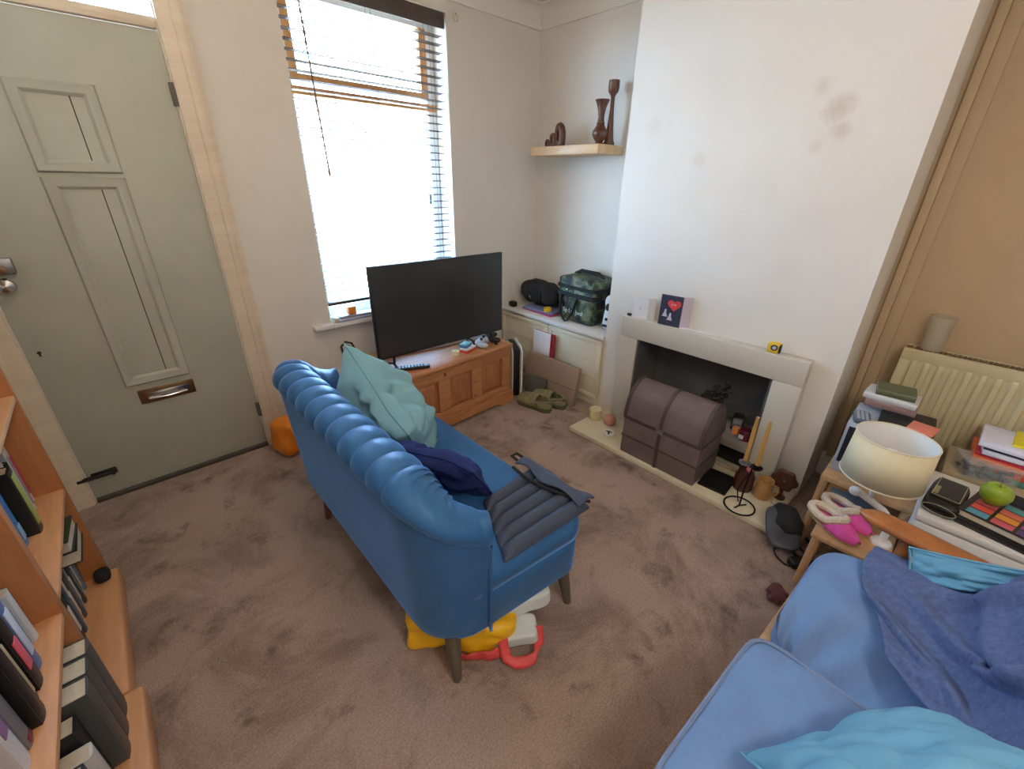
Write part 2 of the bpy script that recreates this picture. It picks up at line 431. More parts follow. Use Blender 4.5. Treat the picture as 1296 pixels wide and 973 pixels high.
# ---- window
struct('window_1', B().bb(WX0+.04, WX1-.04, DW+.168, DW+.173, WZ0+.04, WZ1-.04), 'winglass', smooth=False)
b = B(); ya, yb = DW+.145, DW+.195
b.bb(WX0, WX0+.06, ya, yb, WZ0, WZ1, .006).bb(WX1-.06, WX1, ya, yb, WZ0, WZ1, .006).bb(WX0+.058, WX1-.058, ya+.001, yb-.001, WZ1-.06, WZ1, .004).bb(WX0+.058, WX1-.058, ya+.001, yb-.001, WZ0, WZ0+.06, .004)
part('window_frame', b, 'white', bpy.data.objects['window_1'])
b = B().bb(WX0, WX1, ya-.006, yb, 1.845, 1.885, .006)
b.bb(WX1-.105, WX1-.055, ya-.007, yb-.01, 1.905, WZ1-.06, .005).bb(WX0+.055, WX0+.095, ya-.007, yb-.01, 1.905, WZ1-.06, .005)
b.bb(WX0+.09, WX1-.10, ya-.0062, yb-.011, 1.906, 1.94, .004)
part('top_sash', b, 'frame', bpy.data.objects['window_1'])
part('window_catch', B().bb(WX1-.10, WX1-.085, ya-.02, ya, 1.30, 1.37, .003), 'black', bpy.data.objects['window_1'])
b = B().bb(WX0, WX1, DW-.045, DW+.15, WZ0-.022, WZ0+.004, .004).bb(WX0-.11, WX0, DW-.045, DW, WZ0-.022, WZ0+.004, .004).bb(WX1, WX1+.1, DW-.045, DW, WZ0-.022, WZ0+.004, .004)
struct('trim_9', b, 'white')
# ---- venetian blind
bl = thing('venetian_blind', 'dark taupe wooden venetian blind hanging open in the bright window', 'blind', (0,0,0))
YBL = DW+.034
part('valance', B().bb(WX0+.004, WX1-.018, YBL-.045, YBL-.033, 2.245, 2.318, .004), 'valance', bl)
part('headrail', B().bb(WX0+.01, WX1-.022, YBL-.032, YBL+.02, 2.268, 2.318, .004), 'valance', bl)
def slat_bm():
    q = B(); n = 6; top = []; bot = []
    for i in range(n+1):
        t = i/n*2-1; top.append((YBL+t*.0245, .0035*(1-t*t))); bot.append((YBL+t*.0245, .0035*(1-t*t)-.0028))
    q.prism(top+bot[::-1], WX0+.006, WX1-.02, 'x'); return q
s0 = part('slat', slat_bm(), 'blindslat', bl, ang=60, rot=None)
zs = []; z = 2.215
while z > .80: zs.append(z); z -= .0405
for i, z in enumerate(zs):
    o = s0 if i == 0 else s0.copy()
    if i: COL.objects.link(o); o.parent = bl
    o.location = (0, 0, z)
part('bottom_rail', B().bb(WX0+.006, WX1-.02, YBL-.026, YBL+.026, .755, .775, .004), 'blindslat', bl)
for x in (.98, 1.33, 1.68):
    part('ladder_cord', B().cyl((x,YBL-.027,.765), (x,YBL-.027,2.28), .0011, n=5).cyl((x,YBL+.027,.765), (x,YBL+.027,2.28), .0011, n=5), 'cord', bl)
part('tilt_wand', B().cyl((.985,YBL-.055,1.48), (.96,YBL-.05,2.27), .0042, n=8).cyl((.985,YBL-.055,1.46), (.985,YBL-.055,1.50), .006, n=8), 'cord', bl)
# wall hook beside blind
tag(part('wall_hook', B().tube([(1.862+.018*cos(a), DW-.012, 2.318+.022*sin(a)) for a in [R(x) for x in range(-60, 290, 25)]], .0035, 6).lathe([(0,0),(.009,0),(.009,.012),(0,.012)], (1.862+.012,DW,2.336), 10, Euler((R(90),0,0)).to_matrix().to_4x4()), 'cream'), 'small pale metal hook on the wall right of the blind', 'hook')
# ---- outside: street and terrace opposite
struct('ground', B().bb(-40, 44, DW+TH+.1, 60, -.5, -.3), 'roadgrey', smooth=False)
hs = thing('terraced_house', 'blurred pale brick terrace seen through the blind across the street', 'house', (1.5,24,-.3))
part('wall', B().bb(-9, 9, 0, .4, 0, 5.2), 'brick', hs, smooth=False)
part('roof', B().prism([(-.2,5.2),(4,7.4),(4,5.2)], -9, 9, 'x'), 'slate', hs, smooth=False)
for x in (-6,-2,2,6): part('window', B().bb(x-.5, x+.5, -.05, .1, 1, 2.5).bb(x-.5, x+.5, -.05, .1, 3.4, 4.7), 'white', hs, smooth=False)

exec_parts = []
# ------------------------------------------------------------------ fireplace
fs = thing('fireplace_surround', 'plain off white painted fire surround with flat mantel on the chimney wall', 'fireplace', (0,0,0))
XM, XB = 2.184, X1-.001
part('mantel_beam', B().bb(XM, XB, .383, 1.381, FZ, .723, .004), 'surround', fs)
part('jamb', B().bb(XM, XB, .383, FY0, .032, FZ, .003), 'surround', fs)
part('jamb', B().bb(XM, XB, FY1, 1.381, .032, FZ, .003), 'surround', fs)
tag(part('hearth', B().bb(1.862, X1-.001, YC2+.004, 1.467, .001, .03, .004), 'hearth'), 'cream hearth slab on the carpet under the fireplace', 'hearth')
tag(part('fireplace_shelf', B().bb(2.2, 2.452, FY0+.014, FY1-.014, .145, .195, .004).bb(2.42, 2.452, FY0+.014, FY1-.014, .031, .146), 'ledge'), 'grey slab shelf inside the fireplace opening behind the brown trunk', 'shelf')

# ------------------------------------------------------------------ alcove cupboard and shelf
cb = thing('alcove_cupboard', 'cream built in cupboard filling the alcove left of the chimney', 'cupboard', (0,0,0))
CX = X1+.005
part('body', B().bb(CX, X2-.001, YC1+.001, DW-.001, .001, .505), 'cream', cb, smooth=False)
part('worktop', B().bb(CX-.028, X2-.001, YC1+.001, DW-.001, .505, .53, .004), 'white', cb)
def cdoor(y0, y1):
    q = B(); x = CX
    q.bb(x-.016, x, y0, y1, .06, .49, .003)
    for (a, c, e, f) in ((y0,y1,.46,.49), (y0,y1,.06,.09), (y0,y0+.035,.09,.46), (y1-.035,y1,.09,.46)):
        q.bb(x-.023, x-.015, a, c, e, f, .002)
    for z in (.21, .33): q.bb(x-.018, x-.015, y0+.04, y1-.04, z, z+.006)
    return q
for (a, c, hy) in ((YC1+.012, 2.03, 1.98), (2.04, DW-.012, 2.09)):
    dd = part('door', cdoor(a, c), 'cream', cb, ang=30)
    part('handle', B().bb(CX-.034, CX-.022, hy-.007, hy+.007, .30, .36, .003), 'steel', dd)
tag(part('floating_shelf', B().bb(2.318, X2, 1.78, 2.355, 1.612, 1.664, .002), 'lackwood'), 'light oak floating shelf on the wall high in the alcove', 'shelf')
# ornaments on the floating shelf
def figure(h, w):
    q = B()
    def body(p): return p
    # seated bowed animal: arched back over a hollow front, one tapering swept tube with head
    pts = []; rr = []
    for i in range(15):
        t = i/14; a = lerp(-.15, pi*1.02, t)
        pts.append((w*.0, -w*.34*cos(a)*1.0, h*.30+h*.52*sin(a) if sin(a) > 0 else h*.30+h*.30*sin(a)*2))
        rr.append(w*lerp(.30, .17, t)*(1+.35*sin(pi*t)))
    q.tube(pts, rr, 12)
    q.sq((0,-w*.12,h*.16), (w*.62,w*.95,h*.32), 3, n=6)
    q.sq((0,w*.30,h*.20), (w*.4,w*.36,h*.42), 2.4, n=5)
    q.tube([(w*.22,-w*.1,h*.75), (w*.34,.02*w,h*.55), (w*.24,w*.12,h*.42)], [w*.12,w*.16,w*.05], 8)
    q.tube([(-w*.22,-w*.1,h*.75), (-w*.34,.02*w,h*.55), (-w*.24,w*.12,h*.42)], [w*.12,w*.16,w*.05], 8)
    return q
for (y, h, w, lb) in ((2.185, .150, .075, 'tallest of three dark carved wooden figures on the alcove shelf'), (2.245, .090, .052, 'middle sized of three dark carved wooden figures on the alcove shelf'), (2.295, .052, .036, 'smallest of three dark carved wooden figures on the alcove shelf')):
    tag(part('carved_figure', figure(h, w), 'darkwood', loc=(2.42, y, 1.664)), lb, 'ornament', 'carved figures on the alcove shelf')
tag(part('wooden_vase', B().lathe([(0,0),(.026,0),(.03,.008),(.022,.018),(.036,.035),(.048,.058),(.046,.075),(.03,.098),(.022,.112),(.026,.118),(.021,.126),(.018,.15),(.022,.185),(.034,.222),(.044,.24),(.040,.242),(.02,.2),(0,.19)], (2.43,1.86,1.664), 28), 'darkwood'), 'brown turned wooden vase with flared neck on the alcove shelf', 'vase')
tag(part('wooden_candlestick', B().lathe([(0,0),(.034,0),(.036,.012),(.028,.03),(.02,.10),(.012,.20),(.012,.262),(.018,.272),(.029,.285),(.033,.31),(.032,.345),(.026,.346),(.024,.315),(0,.31)], (2.50,1.838,1.664), 24), 'darkwood'), 'tall slim dark wooden candlestick on the right of the alcove shelf', 'candlestick')

# ------------------------------------------------------------------ blue channel-back sofa
so = thing('sofa', 'blue velvet channel backed two seater sofa on tapered legs in the middle of the carpet', 'sofa', (0,0,0))
def back_path():
    """plan of the outer back at seat-box height: near wing, back, far wing; returns (points, normals)"""
    P = []
    r = .15; xb = .372; yn, yf = .700, 1.862
    P.append((.548, yn-.022)); P.append((.53, yn-.02))
    for k in range(9):
        a = R(-90-k*90/8); P.append((xb+r+cos(a)*r, yn-.012+r+sin(a)*r))
    for k in range(1, 24): P.append((xb+.0, lerp(yn-.012+r, yf-r, k/24)))
    for k in range(9):
        a = R(180-k*90/8); P.append((xb+r+cos(a)*r, yf-r+sin(a)*r))
    P.append((.53, yf+.006)); P.append((.62, yf+.004))
    return [V((p[0], p[1], 0)) for p in P]
BP = back_path()
cum = [0]
for i in range(1, len(BP)): cum.append(cum[-1]+(BP[i]-BP[i-1]).length)
LT = cum[-1]
def bp_at(t):
    s_ = t*LT; i = 0
    while i < len(cum)-2 and cum[i+1] < s_: i += 1
    f = (s_-cum[i])/(cum[i+1]-cum[i]); p = BP[i].lerp(BP[i+1], f)
    e = .03; a = BP[max(0, i-1)]; c = BP[min(len(BP)-1, i+2)]
    tg = (c-a).normalized(); n = V((-tg.y, tg.x, 0))   # path runs clockwise, left normal points outward
    return p, n
ctr = V((.62, 1.28, 0))
def nout(t):
    p, n = bp_at(t)
    return p, (n if n.dot(p-ctr) > 0 else -n)
def top_z(t):
    s_ = t*LT; d = min(s_, LT-s_)
    return lerp(.655, .775, sm(.0, .26, d))
def lean(z): return .026*sm(.2, .75, z)
# outer shell
def outer(u, v):
    p, n = nout(u); zt = top_z(u)-.055
    z = lerp(.195, zt, v); inset = .0
    if v < .04: inset = .012*(1-v/.04)
    return p+n*(lean(z)-inset)+V((0,0,z))
ob = B().grid(outer, 120, 16)
part('outside_back', ob, 'blue', so, ang=80)
# channelled roll and inside back
NCH = 16
def chan(u, v):
    p, n = nout(u); zt = top_z(u)
    ed = min(u, 1-u)*LT; fd = sm(.16, .30, ed)
    sc = lerp(.75, abs(sin(pi*NCH*u))**.55, fd)
    w = .088*sm(-.03, .10, min(u, 1-u)*LT)+.012      # thickness of the back
    base = lean(zt)
    if v < .6:                        # over the rolled top: from outer edge, up and over
        a = lerp(-.55, pi+.15, v/.6); cx = base-.04-w/2+.032; rx = w/2+.018; rz = .052
        d = cx+rx*cos(a); z = zt-.056+rz*sin(a)
        k = .013*sc-.004
        return p+n*(d+k*cos(a))+V((0,0,z+k*max(0, sin(a))*1.1))
    t = (v-.6)/.4; a = pi+.15
    cx = base-.04-w/2+.032; d0 = cx+(w/2+.018)*cos(a); z0 = zt-.056+.052*sin(a)
    z = lerp(z0, .40, t); d = d0+.02*sin(pi*min(1, t*1.2))-.02*t
    return p+n*(d-(.012*sc-.006))+V((0,0,z))
cbm = B().grid(chan, NCH*14+1, 30)
part('channelled_inside_back', cbm, 'blue', so, ang=80)
# piping under the roll and down the wing fronts
pts = []
for i in range(120):
    u = i/119; p, n = nout(u); z = top_z(u)-.058; pts.append(p+n*(lean(z)+.004)+V((0,0,z)))
p0, n0 = nout(0); p1, n1 = nout(1)
pts = [p0+n0*.003+V((.004,0,z)) for z in (.20,.35,.5)]+pts+[p1+n1*.003+V((.004,0,z)) for z in (.5,.35,.2)]
part('piping', B().tube(pts, .0055, 6), M['navyk'], so)
# wing front closing panels
q = B()
for uu in (0, 1):
    p, n = nout(uu)
    q.grid(lambda u, v, p=p, n=n, uu=uu: p+n*lerp(lean(.6)-.004, -.03, u)+V((.0,0,lerp(.2, top_z(uu)-.03, v))), 4, 12)
part('wing_front', q, 'blue', so, solid=.008)
# seat box
def seatfn(p):
    return p
sb = B()
outl = []
def rr_outline(x0, x1, y0, y1, r0, r1, off=0):
    P = []
    for (cx, cy, r, a0) in ((x0+r0, y0+r0, r0, 180), (x1-r1, y0+r1, r1, 270), (x1-r1, y1-r1, r1, 0), (x0+r0, y1-r0, r0, 90)):
        for k in range(7):
            a = R(a0+k*15); P.append((cx+cos(a)*(r+off), cy+sin(a)*(r+off)))
    return P
def seat_ring(off, z, sc=1):
    P = rr_outline(.40, .955, .690, 1.85, .13, .075, off)
    P = [(.68+(x-.68)*sc, 1.27+(y-1.27)*sc) for x, y in P]
    out = []
    for (x, y) in P:
        # near end runs slightly skewed as in the real sofa: front pulled toward the viewer
        k = sm(.4, .95, x)*sm(1.4, .66, y)
        out.append(V((x-.01*sm(.8,1.9,y), y-.045*k, z)))
    return out
rings = [seat_ring(-.03, .185), seat_ring(-.004, .19), seat_ring(0, .20), seat_ring(.002, .30), seat_ring(.0, .335), seat_ring(-.006, .341), seat_ring(.004, .348), seat_ring(.008, .38), seat_ring(.004, .405), seat_ring(-.012, .424), seat_ring(-.035, .435), seat_ring(-.035, .438, .8), seat_ring(-.035, .439, .5), seat_ring(-.035, .4395, .2)]
part('seat', sb.rings(rings), 'blue', so, ang=70)
def leg(x, y, dx, dy, m):
    part('leg', B().tube([(x, y, .20), (x+dx*.4, y+dy*.4, .11), (x+dx, y+dy, .0)], [.026, .022, .0145], 14), m, so)
leg(.452, .742, -.006, -.022, 'legwood'); leg(.905, .700, .014, -.034, 'legwood'); leg(.438, 1.70, -.02, .012, 'legredwood'); leg(.90, 1.78, .01, .02, 'legredwood')
# ---- scatter cushions
def pillow(nm, A, e1, e2, th, m, label, cat, wr=.02, zmin=None, seed=0, seam=True, n=30, grp=None):
    A, e1, e2 = V(A), V(e1), V(e2); nn = e1.cross(e2).normalized()
    def f(sgn):
        def g(u, v):
            a, b_ = u*2-1, v*2-1
            pin = .07
            aa = a*(1-pin*(1-b_*b_)); bb_ = b_*(1-pin*(1-a*a))
            p = A+e1*((aa+1)/2)+e2*((bb_+1)/2)
            h = (max(0, 1-a*a)**.5)*(max(0, 1-b_*b_)**.5)
            h = h**.8
            w = noise.noise(V((a*1.6+seed, b_*1.6, sgn*.3)))*1.0+.6*noise.noise(V((a*3.2, b_*3.6+seed, 2)))
            fold = abs(noise.noise(V((a*1.1+seed*2, b_*2.6-a*1.2, 5))))
            f2 = abs(noise.noise(V((a*2.3-b_*1.7+seed, b_*2.1+a*1.4, 13))))
            h2 = h*(th/2)*(1+.28*w)-h*wr*(1-min(1, fold*4))-h*wr*.55*(1-min(1, f2*5))
            p = p+nn*sgn*h2+nn*.012*noise.noise(V((a*1.3+seed, b_*1.3, 9)))
            if zmin is not None and p.z < zmin: p.z = zmin+.0*p.z
            return p
        return g
    q = B().grid(f(1), n, n); q.grid(f(-1), n, n)
    bmesh.ops.remove_doubles(q.bm, verts=q.bm.verts[:], dist=.0004)
    o = tag(part(nm, q, m, ang=85, sub=1), label, cat, grp)
    if seam:
        pts = []
        g = f(0)
        for k in range(4*20):
            t = (k % 20)/20
            u, v = [(t,0),(1,t),(1-t,1),(0,1-t)][k//20]; pts.append(g(u, v))
        part('seam_piping', B().tube(pts, .0035, 5, closed=True), m, o)
    return o
pillow('cushion', (.570,1.585,.865), (.03,-.40,-.235), (.17,.15,-.40), .34, 'tealpale', 'pale teal square cushion leaning against the far end of the blue sofa back', 'cushion', wr=.075, zmin=.443, seed=3)
pillow('cushion', (.53,1.215,.625), (.10,-.375,.03), (.13,.06,-.205), .12, 'navyk', 'small dark navy knitted cushion slumped against the near half of the sofa back', 'cushion', wr=.03, zmin=.443, seed=8)
# ---- quilted seat pad with tie
pd = thing('seat_pad', 'slate grey quilted seat pad with strap on the near end of the blue sofa', 'seat pad', (0,0,0))
pa, pb, pc, pdd = V((.712,.905,.444)), V((.985,.925,.444)), V((.962,.645,.444)), V((.60,.665,.444))
NP = 5
def padf(sgn):
    def g(u, v):
        p = pa.lerp(pb, v).lerp(pdd.lerp(pc, v), u)
        h = .026*(abs(sin(pi*NP*u))**.6)*(min(1, 8*min(v, 1-v)+.15))+.006
        if sgn > 0: return p+V((0,0,h))
        return p+V((0,0,-.003))
    return g
q = B().grid(padf(1), NP*10+1, 24); q.grid(padf(-1), NP*10+1, 24); bmesh.ops.remove_doubles(q.bm, verts=q.bm.verts[:], dist=.0003)
# side skirts
def skirt(a0, a1, k):
    def g(u, v):
        uu, vv = (u, k) if a0 == 'v' else (k, u)
        return padf(1)(uu, vv).lerp(padf(-1)(uu, vv), v)
    return g
for a0, k in (('v',0), ('v',1), ('u',0), ('u',1)): q.grid(skirt(a0, 0, k), NP*10+1 if a0 == 'v' else 24, 3)
bmesh.ops.remove_doubles(q.bm, verts=q.bm.verts[:], dist=.0003)
part('pad', q, 'padgrey', pd, ang=70)
q = B().grid(lambda u, v: V((lerp(.905,.99,v)+.01*sin(u*9), lerp(.955,.650,u), .486+.008*sin(u*11+v*3)+.012*(1-v)*sin(pi*u)-.026*sm(.5,1,v))), 26, 10)
part('turned_flap', q, 'padgrey', pd, ang=80, solid=.006)
part('strap', B().tube([V((.905,.955,.475)).lerp(V((.975,.645,.47)), t)+V((-.045*sin(pi*t)-.01,0,.014*sin(pi*t))) for t in [i/14 for i in range(15)]], .006, 6).tube([(.93,.955,.48),(.915,.985,.50),(.95,.995,.49),(.965,.96,.475)], .006, 6), 'blackmat', pd)

# ---- plastic carrier bag under the sofa
bg = thing('carrier_bag', 'yellow and coral plastic carrier bag lying under the near end of the sofa', 'bag', (0,0,0))
def bagf(p):
    w = noise.noise(p*9+V((3,1,7)))*.016+noise.noise(p*26)*.007
    k = 1-.3*sm(-.05,.2,p.x)
    z = p.z
    return (p.x+w, p.y*(1+.08*sin(p.x*20))+w, max(-.0825, z*k+w*.6))
part('bag_body', B().sq((.588,.862,.082), (.37,.24,.165), 9, (0,0,R(-42)), 18, bagf), 'bagyellow', bg, ang=50)
part('bag_band', B().grid(lambda u, v: V((lerp(.475,.575,u)+.000+.004*sin(u*14), lerp(.762,.672,u)+.004-.012*sin(pi*v)*u, .010+.055*v*(.35+.65*u)+.003*sin(u*21))), 14, 6), 'bagred', bg, ang=80, solid=.003)
def strapf(P, w):
    def g(u, v):
        k = u*(len(P)-1); i = min(int(k), len(P)-2); a, c = V(P[i]), V(P[i+1]); t = k-i
        p = a.lerp(c, t)
        e = sm(.15,.34,u)*sm(.85,.66,u)
        wd = V((.74,-.67,.0)).lerp(V((.45,.62,.64)), e).normalized()
        return p+wd*(v-.5)*w
    return g
part('handle', B().grid(strapf([(.608,.688,.095),(.600,.672,.062),(.594,.648,.034),(.606,.622,.022),(.636,.602,.020),(.664,.592,.022),(.690,.596,.034),(.706,.612,.060),(.716,.628,.095)], .034), 46, 4), 'bagred', bg, ang=80, solid=.003)
for (c_, d_, r_, lb) in (((.655,.690,.062), (.17,.085,.055), (R(6),R(-10),R(-40)), 'lower white paper bundle sticking out of the yellow bag'), ((.715,.735,.132), (.23,.10,.07), (0,R(-4),R(-24)), 'upper white paper bundle above the yellow bag under the sofa')):
    tag(part('paper_bundle', B().sq(c_, d_, 7, r_, 10, lambda p: (p.x, p.y, p.z+.003*sin(p.x*60))), cm((214,222,222), .6)), lb, 'parcel')
# orange bag near the door side behind the sofa
def obag(p):
    w = noise.noise(p*11)*.016; return (p.x*(1-.18*sm(-.1,.1,p.z))+w, p.y+w, p.z)
ob_ = tag(part('shopping_bag', B().sq((.475,2.40,.105), (.16,.16,.205), 5, (0,0,R(20)), 12, obag), 'orange', ang=60), 'orange shopping bag on the carpet between the door and the far end of the sofa', 'bag')

# ------------------------------------------------------------------ pine chest and television
ch = thing('pine_chest', 'orange pine blanket chest with three front panels under the television', 'chest', (1.412,1.99,0), R(2.6))
# local: x along width (-.443..+.443), y depth from front 0 to .47
hw = .432
part('lid', B().bb(-.443, .443, -.012, .468, .424, .45, .009, 3), 'pine', ch)
part('carcass', B().bb(-hw+.012, hw-.012, .026, .45, .09, .424), 'pine', ch, smooth=False)
q = B()
for (x0, x1) in ((-hw, -hw+.075), (-.172, -.088+.0), (.088, .172), (hw-.075, hw)): q.bb(x0, x1, .006, .03, .09, .424, .003)
q.bb(-hw, hw, .004, .03, .352, .424, .003).bb(-hw, hw, .004, .03, .09, .135, .003)
part('front_frame', q, 'pine', ch)
for (x0, x1) in ((-hw+.08, -.178), (-.083, .083), (.178, hw-.08)):
    q = B(); cx = (x0+x1)/2; w = (x1-x0)/2
    r0 = [V((x,.024,z)) for x, z in ((x0,.138),(x1,.138),(x1,.349),(x0,.349))]
    i_ = .028
    r1 = [V((x,.012,z)) for x, z in ((x0+i_,.138+i_),(x1-i_,.138+i_),(x1-i_,.349-i_),(x0+i_,.349-i_))]
    q.rings([r0, r1]); part('raised_panel', q, 'pinedk', ch, ang=20)
for sx in (-1, 1):
    q = B(); q.bb(sx*hw-.012, sx*hw+.012, .006, .45, .09, .424, .003); part('side_panel', q, 'pinedk', ch)
pl = [(-.45,0),(-.34,0),(-.31,.022),(-.25,.03),(.25,.03),(.31,.022),(.34,0),(.45,0),(.45,.078),(-.45,.078)]
q = B().prism(pl, -.012, .012, 'y').prism([(-.445,.078),(.445,.078),(.445,.094),(-.445,.094)], -.006, .012, 'y')
part('plinth', q, 'pine', ch)
q = B()
for sx in (-1, 1): q.prism([(.012,0),(.10,0),(.14,.03),(.33,.03),(.37,0),(.455,0),(.455,.09),(.012,.09)], sx*.45-.012*(sx>0), sx*.45+.012*(sx<0), 'x')
part('side_plinth', q, 'pine', ch)
part('keyhole', B().box((-.125,.003,.385), (.012,.004,.018), bev=.002), 'black', ch)
tv = thing('television', 'large black flat screen television standing on the pine chest', 'television', (1.388,2.115,.45), R(-1.5))
part('casing', B().bb(-.447, .447, -.012, .012, .075, .592, .004).bb(-.30, .30, .012, .05, .12, .45, .012), 'black', tv)
part('screen', B().bb(-.439, .439, -.0135, -.011, .090, .584), 'screen', tv, smooth=False)
for sx in (-1, 1):
    part('foot', B().tube([(sx*.35,0,.09), (sx*.352,-.0,.03), (sx*.354,-.07,.005)], [.009,.008,.006], 8).tube([(sx*.352,0,.035), (sx*.354,.10,.005)], [.008,.006], 8), 'black', tv)
part('power_light', B().box((.0,-.013,.081), (.02,.003,.004)), 'steel', tv)
ZC = .4505
tag(part('white_bar', B().bb(-.42,.42,-.016,.016,0,.026,.004), 'white', loc=(1.44,2.262,ZC), rot=(0,0,R(-8))), 'long white strip lying on the pine chest behind the foot of the television', 'bar')
rm = thing('remote_control', 'long black television remote lying at the left front of the pine chest', 'remote control', (1.108,2.055,ZC), R(-24))
part('body', B().sq((0,0,.010), (.205,.044,.020), 6), 'black', rm)
q = B()
for i in range(9):
    for j in range(3): q.box((-.078+i*.018, -.011+j*.011, .0205), (.009,.007,.003), bev=.001)
part('button', q, cm((48,48,50)), rm)
tag(part('tape_roll', B().lathe([(.016,0),(.024,0),(.024,.026),(.016,.026)], (1.43,2.075,ZC), 26, cap=False).lathe([(.016,0),(.016,.026)], (1.43,2.075,ZC), 26, cap=False), cm((232,222,180))), 'small cream roll of tape on the pine chest beside the coloured box', 'tape')
def ctn(nm, c_, d_, rz, m, label, lid=None, g=None):
    o = thing(nm, label, 'box', c_, rz, g)
    part('carton', B().bb(-d_[0]/2, d_[0]/2, -d_[1]/2, d_[1]/2, 0, d_[2], .002), m, o)
    if lid: part('lid', B().bb(-d_[0]/2-.001, d_[0]/2+.001, -d_[1]/2-.001, d_[1]/2+.001, d_[2]*.6, d_[2]+.001, .002), lid, o)
    return o
ctn('card_box', (1.535,2.085,ZC), (.10,.055,.024), R(18), cm((220,70,48)), 'flat red box with white lid edge lying on the pine chest', cm((226,226,230)))
ctn('card_box', (1.53,2.10,ZC+.0255), (.075,.05,.022), R(28), cm((70,128,196)), 'small blue box on top of the flat red box on the chest', cm((120,190,196)))
gp = thing('game_controller', 'white game controller on the pine chest beside the blue box', 'controller', (1.665,2.115,ZC), R(35))
def ctrl(m, root):
    part('body', B().sq((0,0,.024), (.13,.06,.038), 3, n=10).sq((-.055,-.03,.02), (.045,.075,.036), 2.4, (0,0,R(-18)), 8).sq((.055,-.03,.02), (.045,.075,.036), 2.4, (0,0,R(18)), 8), m, root)
    for x in (-.026, .026): part('thumbstick', B().lathe([(.006,.038),(.007,.05),(.010,.052),(.010,.056),(0,.057)], (x,-.012,0), 12), 'black', root)
ctrl('consgrey', gp)
gp2 = thing('game_controller', 'black game controller at the right end of the pine chest', 'controller', (1.765,2.145,ZC), R(60)); ctrl('black', gp2)
tag(part('cable', B().tube([(1.60,2.13,.456),(1.585,2.16,.475),(1.61,2.19,.49),(1.64,2.17,.47),(1.625,2.135,.456)], .005, 6, closed=True), 'black'), 'coiled black cable on the chest behind the blue box', 'cable')
tag(part('cable', B().tube([(.985,2.46,.40),(.965,2.47,.47),(.945,2.485,.53),(.91,2.49,.545),(.88,2.488,.52),(.885,2.484,.47),(.92,2.48,.40),(.94,2.48,.2),(.94,2.48,.006)], .006, 6), 'black'), 'black cable looping up behind the left end of the chest', 'cable')
# games console, cardboard, papers between chest and cupboard
gc = thing('games_console', 'upright white games console with black core right of the pine chest', 'games console', (1.985,2.125,0), R(8))
def shell(y0, y1, w0):
    q = B(); q.prism([(-.125,.012),(.115,.012),(.13,.10),(.13,.33),(.10,.385),(-.09,.392),(-.135,.35),(-.13,.1)], y0, y1, 'y', .006); return q
part('core', B().bb(-.11, .108, -.022, .026, .006, .375, .006), 'black', gc)
part('side_shell', shell(-.040, -.026, 0), 'white', gc); part('side_shell', shell(.028, .042, 0), 'consgrey', gc)  # white casing; shade on the side away from the window coloured in grey
part('stand', B().lathe([(0,0),(.06,0),(.06,.010),(0,.011)], (0,0,0), 20), 'black', gc)
gc.rotation_euler = (0,0,R(60)); gc.location = (1.985,2.135,0)
cp = thing('cardboard_box', 'flat brown cardboard parcel leaning against the alcove cupboard', 'box', (2.112,1.885,.0), 0)
cp.rotation_euler = (0, R(10), R(3))
part('carton', B().bb(-.02, .02, -.235, .235, .003, .285, .002), 'card', cp); part('flap_line', B().bb(-.0215, -.0195, -.235, .10, .125, .128), 'carddk', cp)
cp2 = tag(part('grey_folder', B().bb(-.012, .012, -.085, .085, 0, .135, .002), 'carddk', loc=(2.052,1.965,.004), rot=(0, R(14), R(3))), 'small dark grey folder leaning in front of the brown cardboard parcel', 'folder')
def flat(nm, label, cat, m, c_, d_, rot, g=None, **k):
    return tag(part(nm, B().box((0,0,d_[2]/2), d_, bev=min(d_)*.2), m, loc=c_, rot=rot), label, cat, g)
flat('envelope', 'white envelope standing upright behind the cardboard parcel by the cupboard door', 'envelope', 'paper', (2.180,2.055,.002), (.006,.17,.44), (0,R(3),0))
tag(part('notebook', B().bb(-.006,.006,-.105,.105,0,.435,.002), cm((150,34,48)), loc=(2.199,2.046,.002), rot=(0,R(3),0)), 'thin dark red notebook standing upright behind the white envelope', 'book')
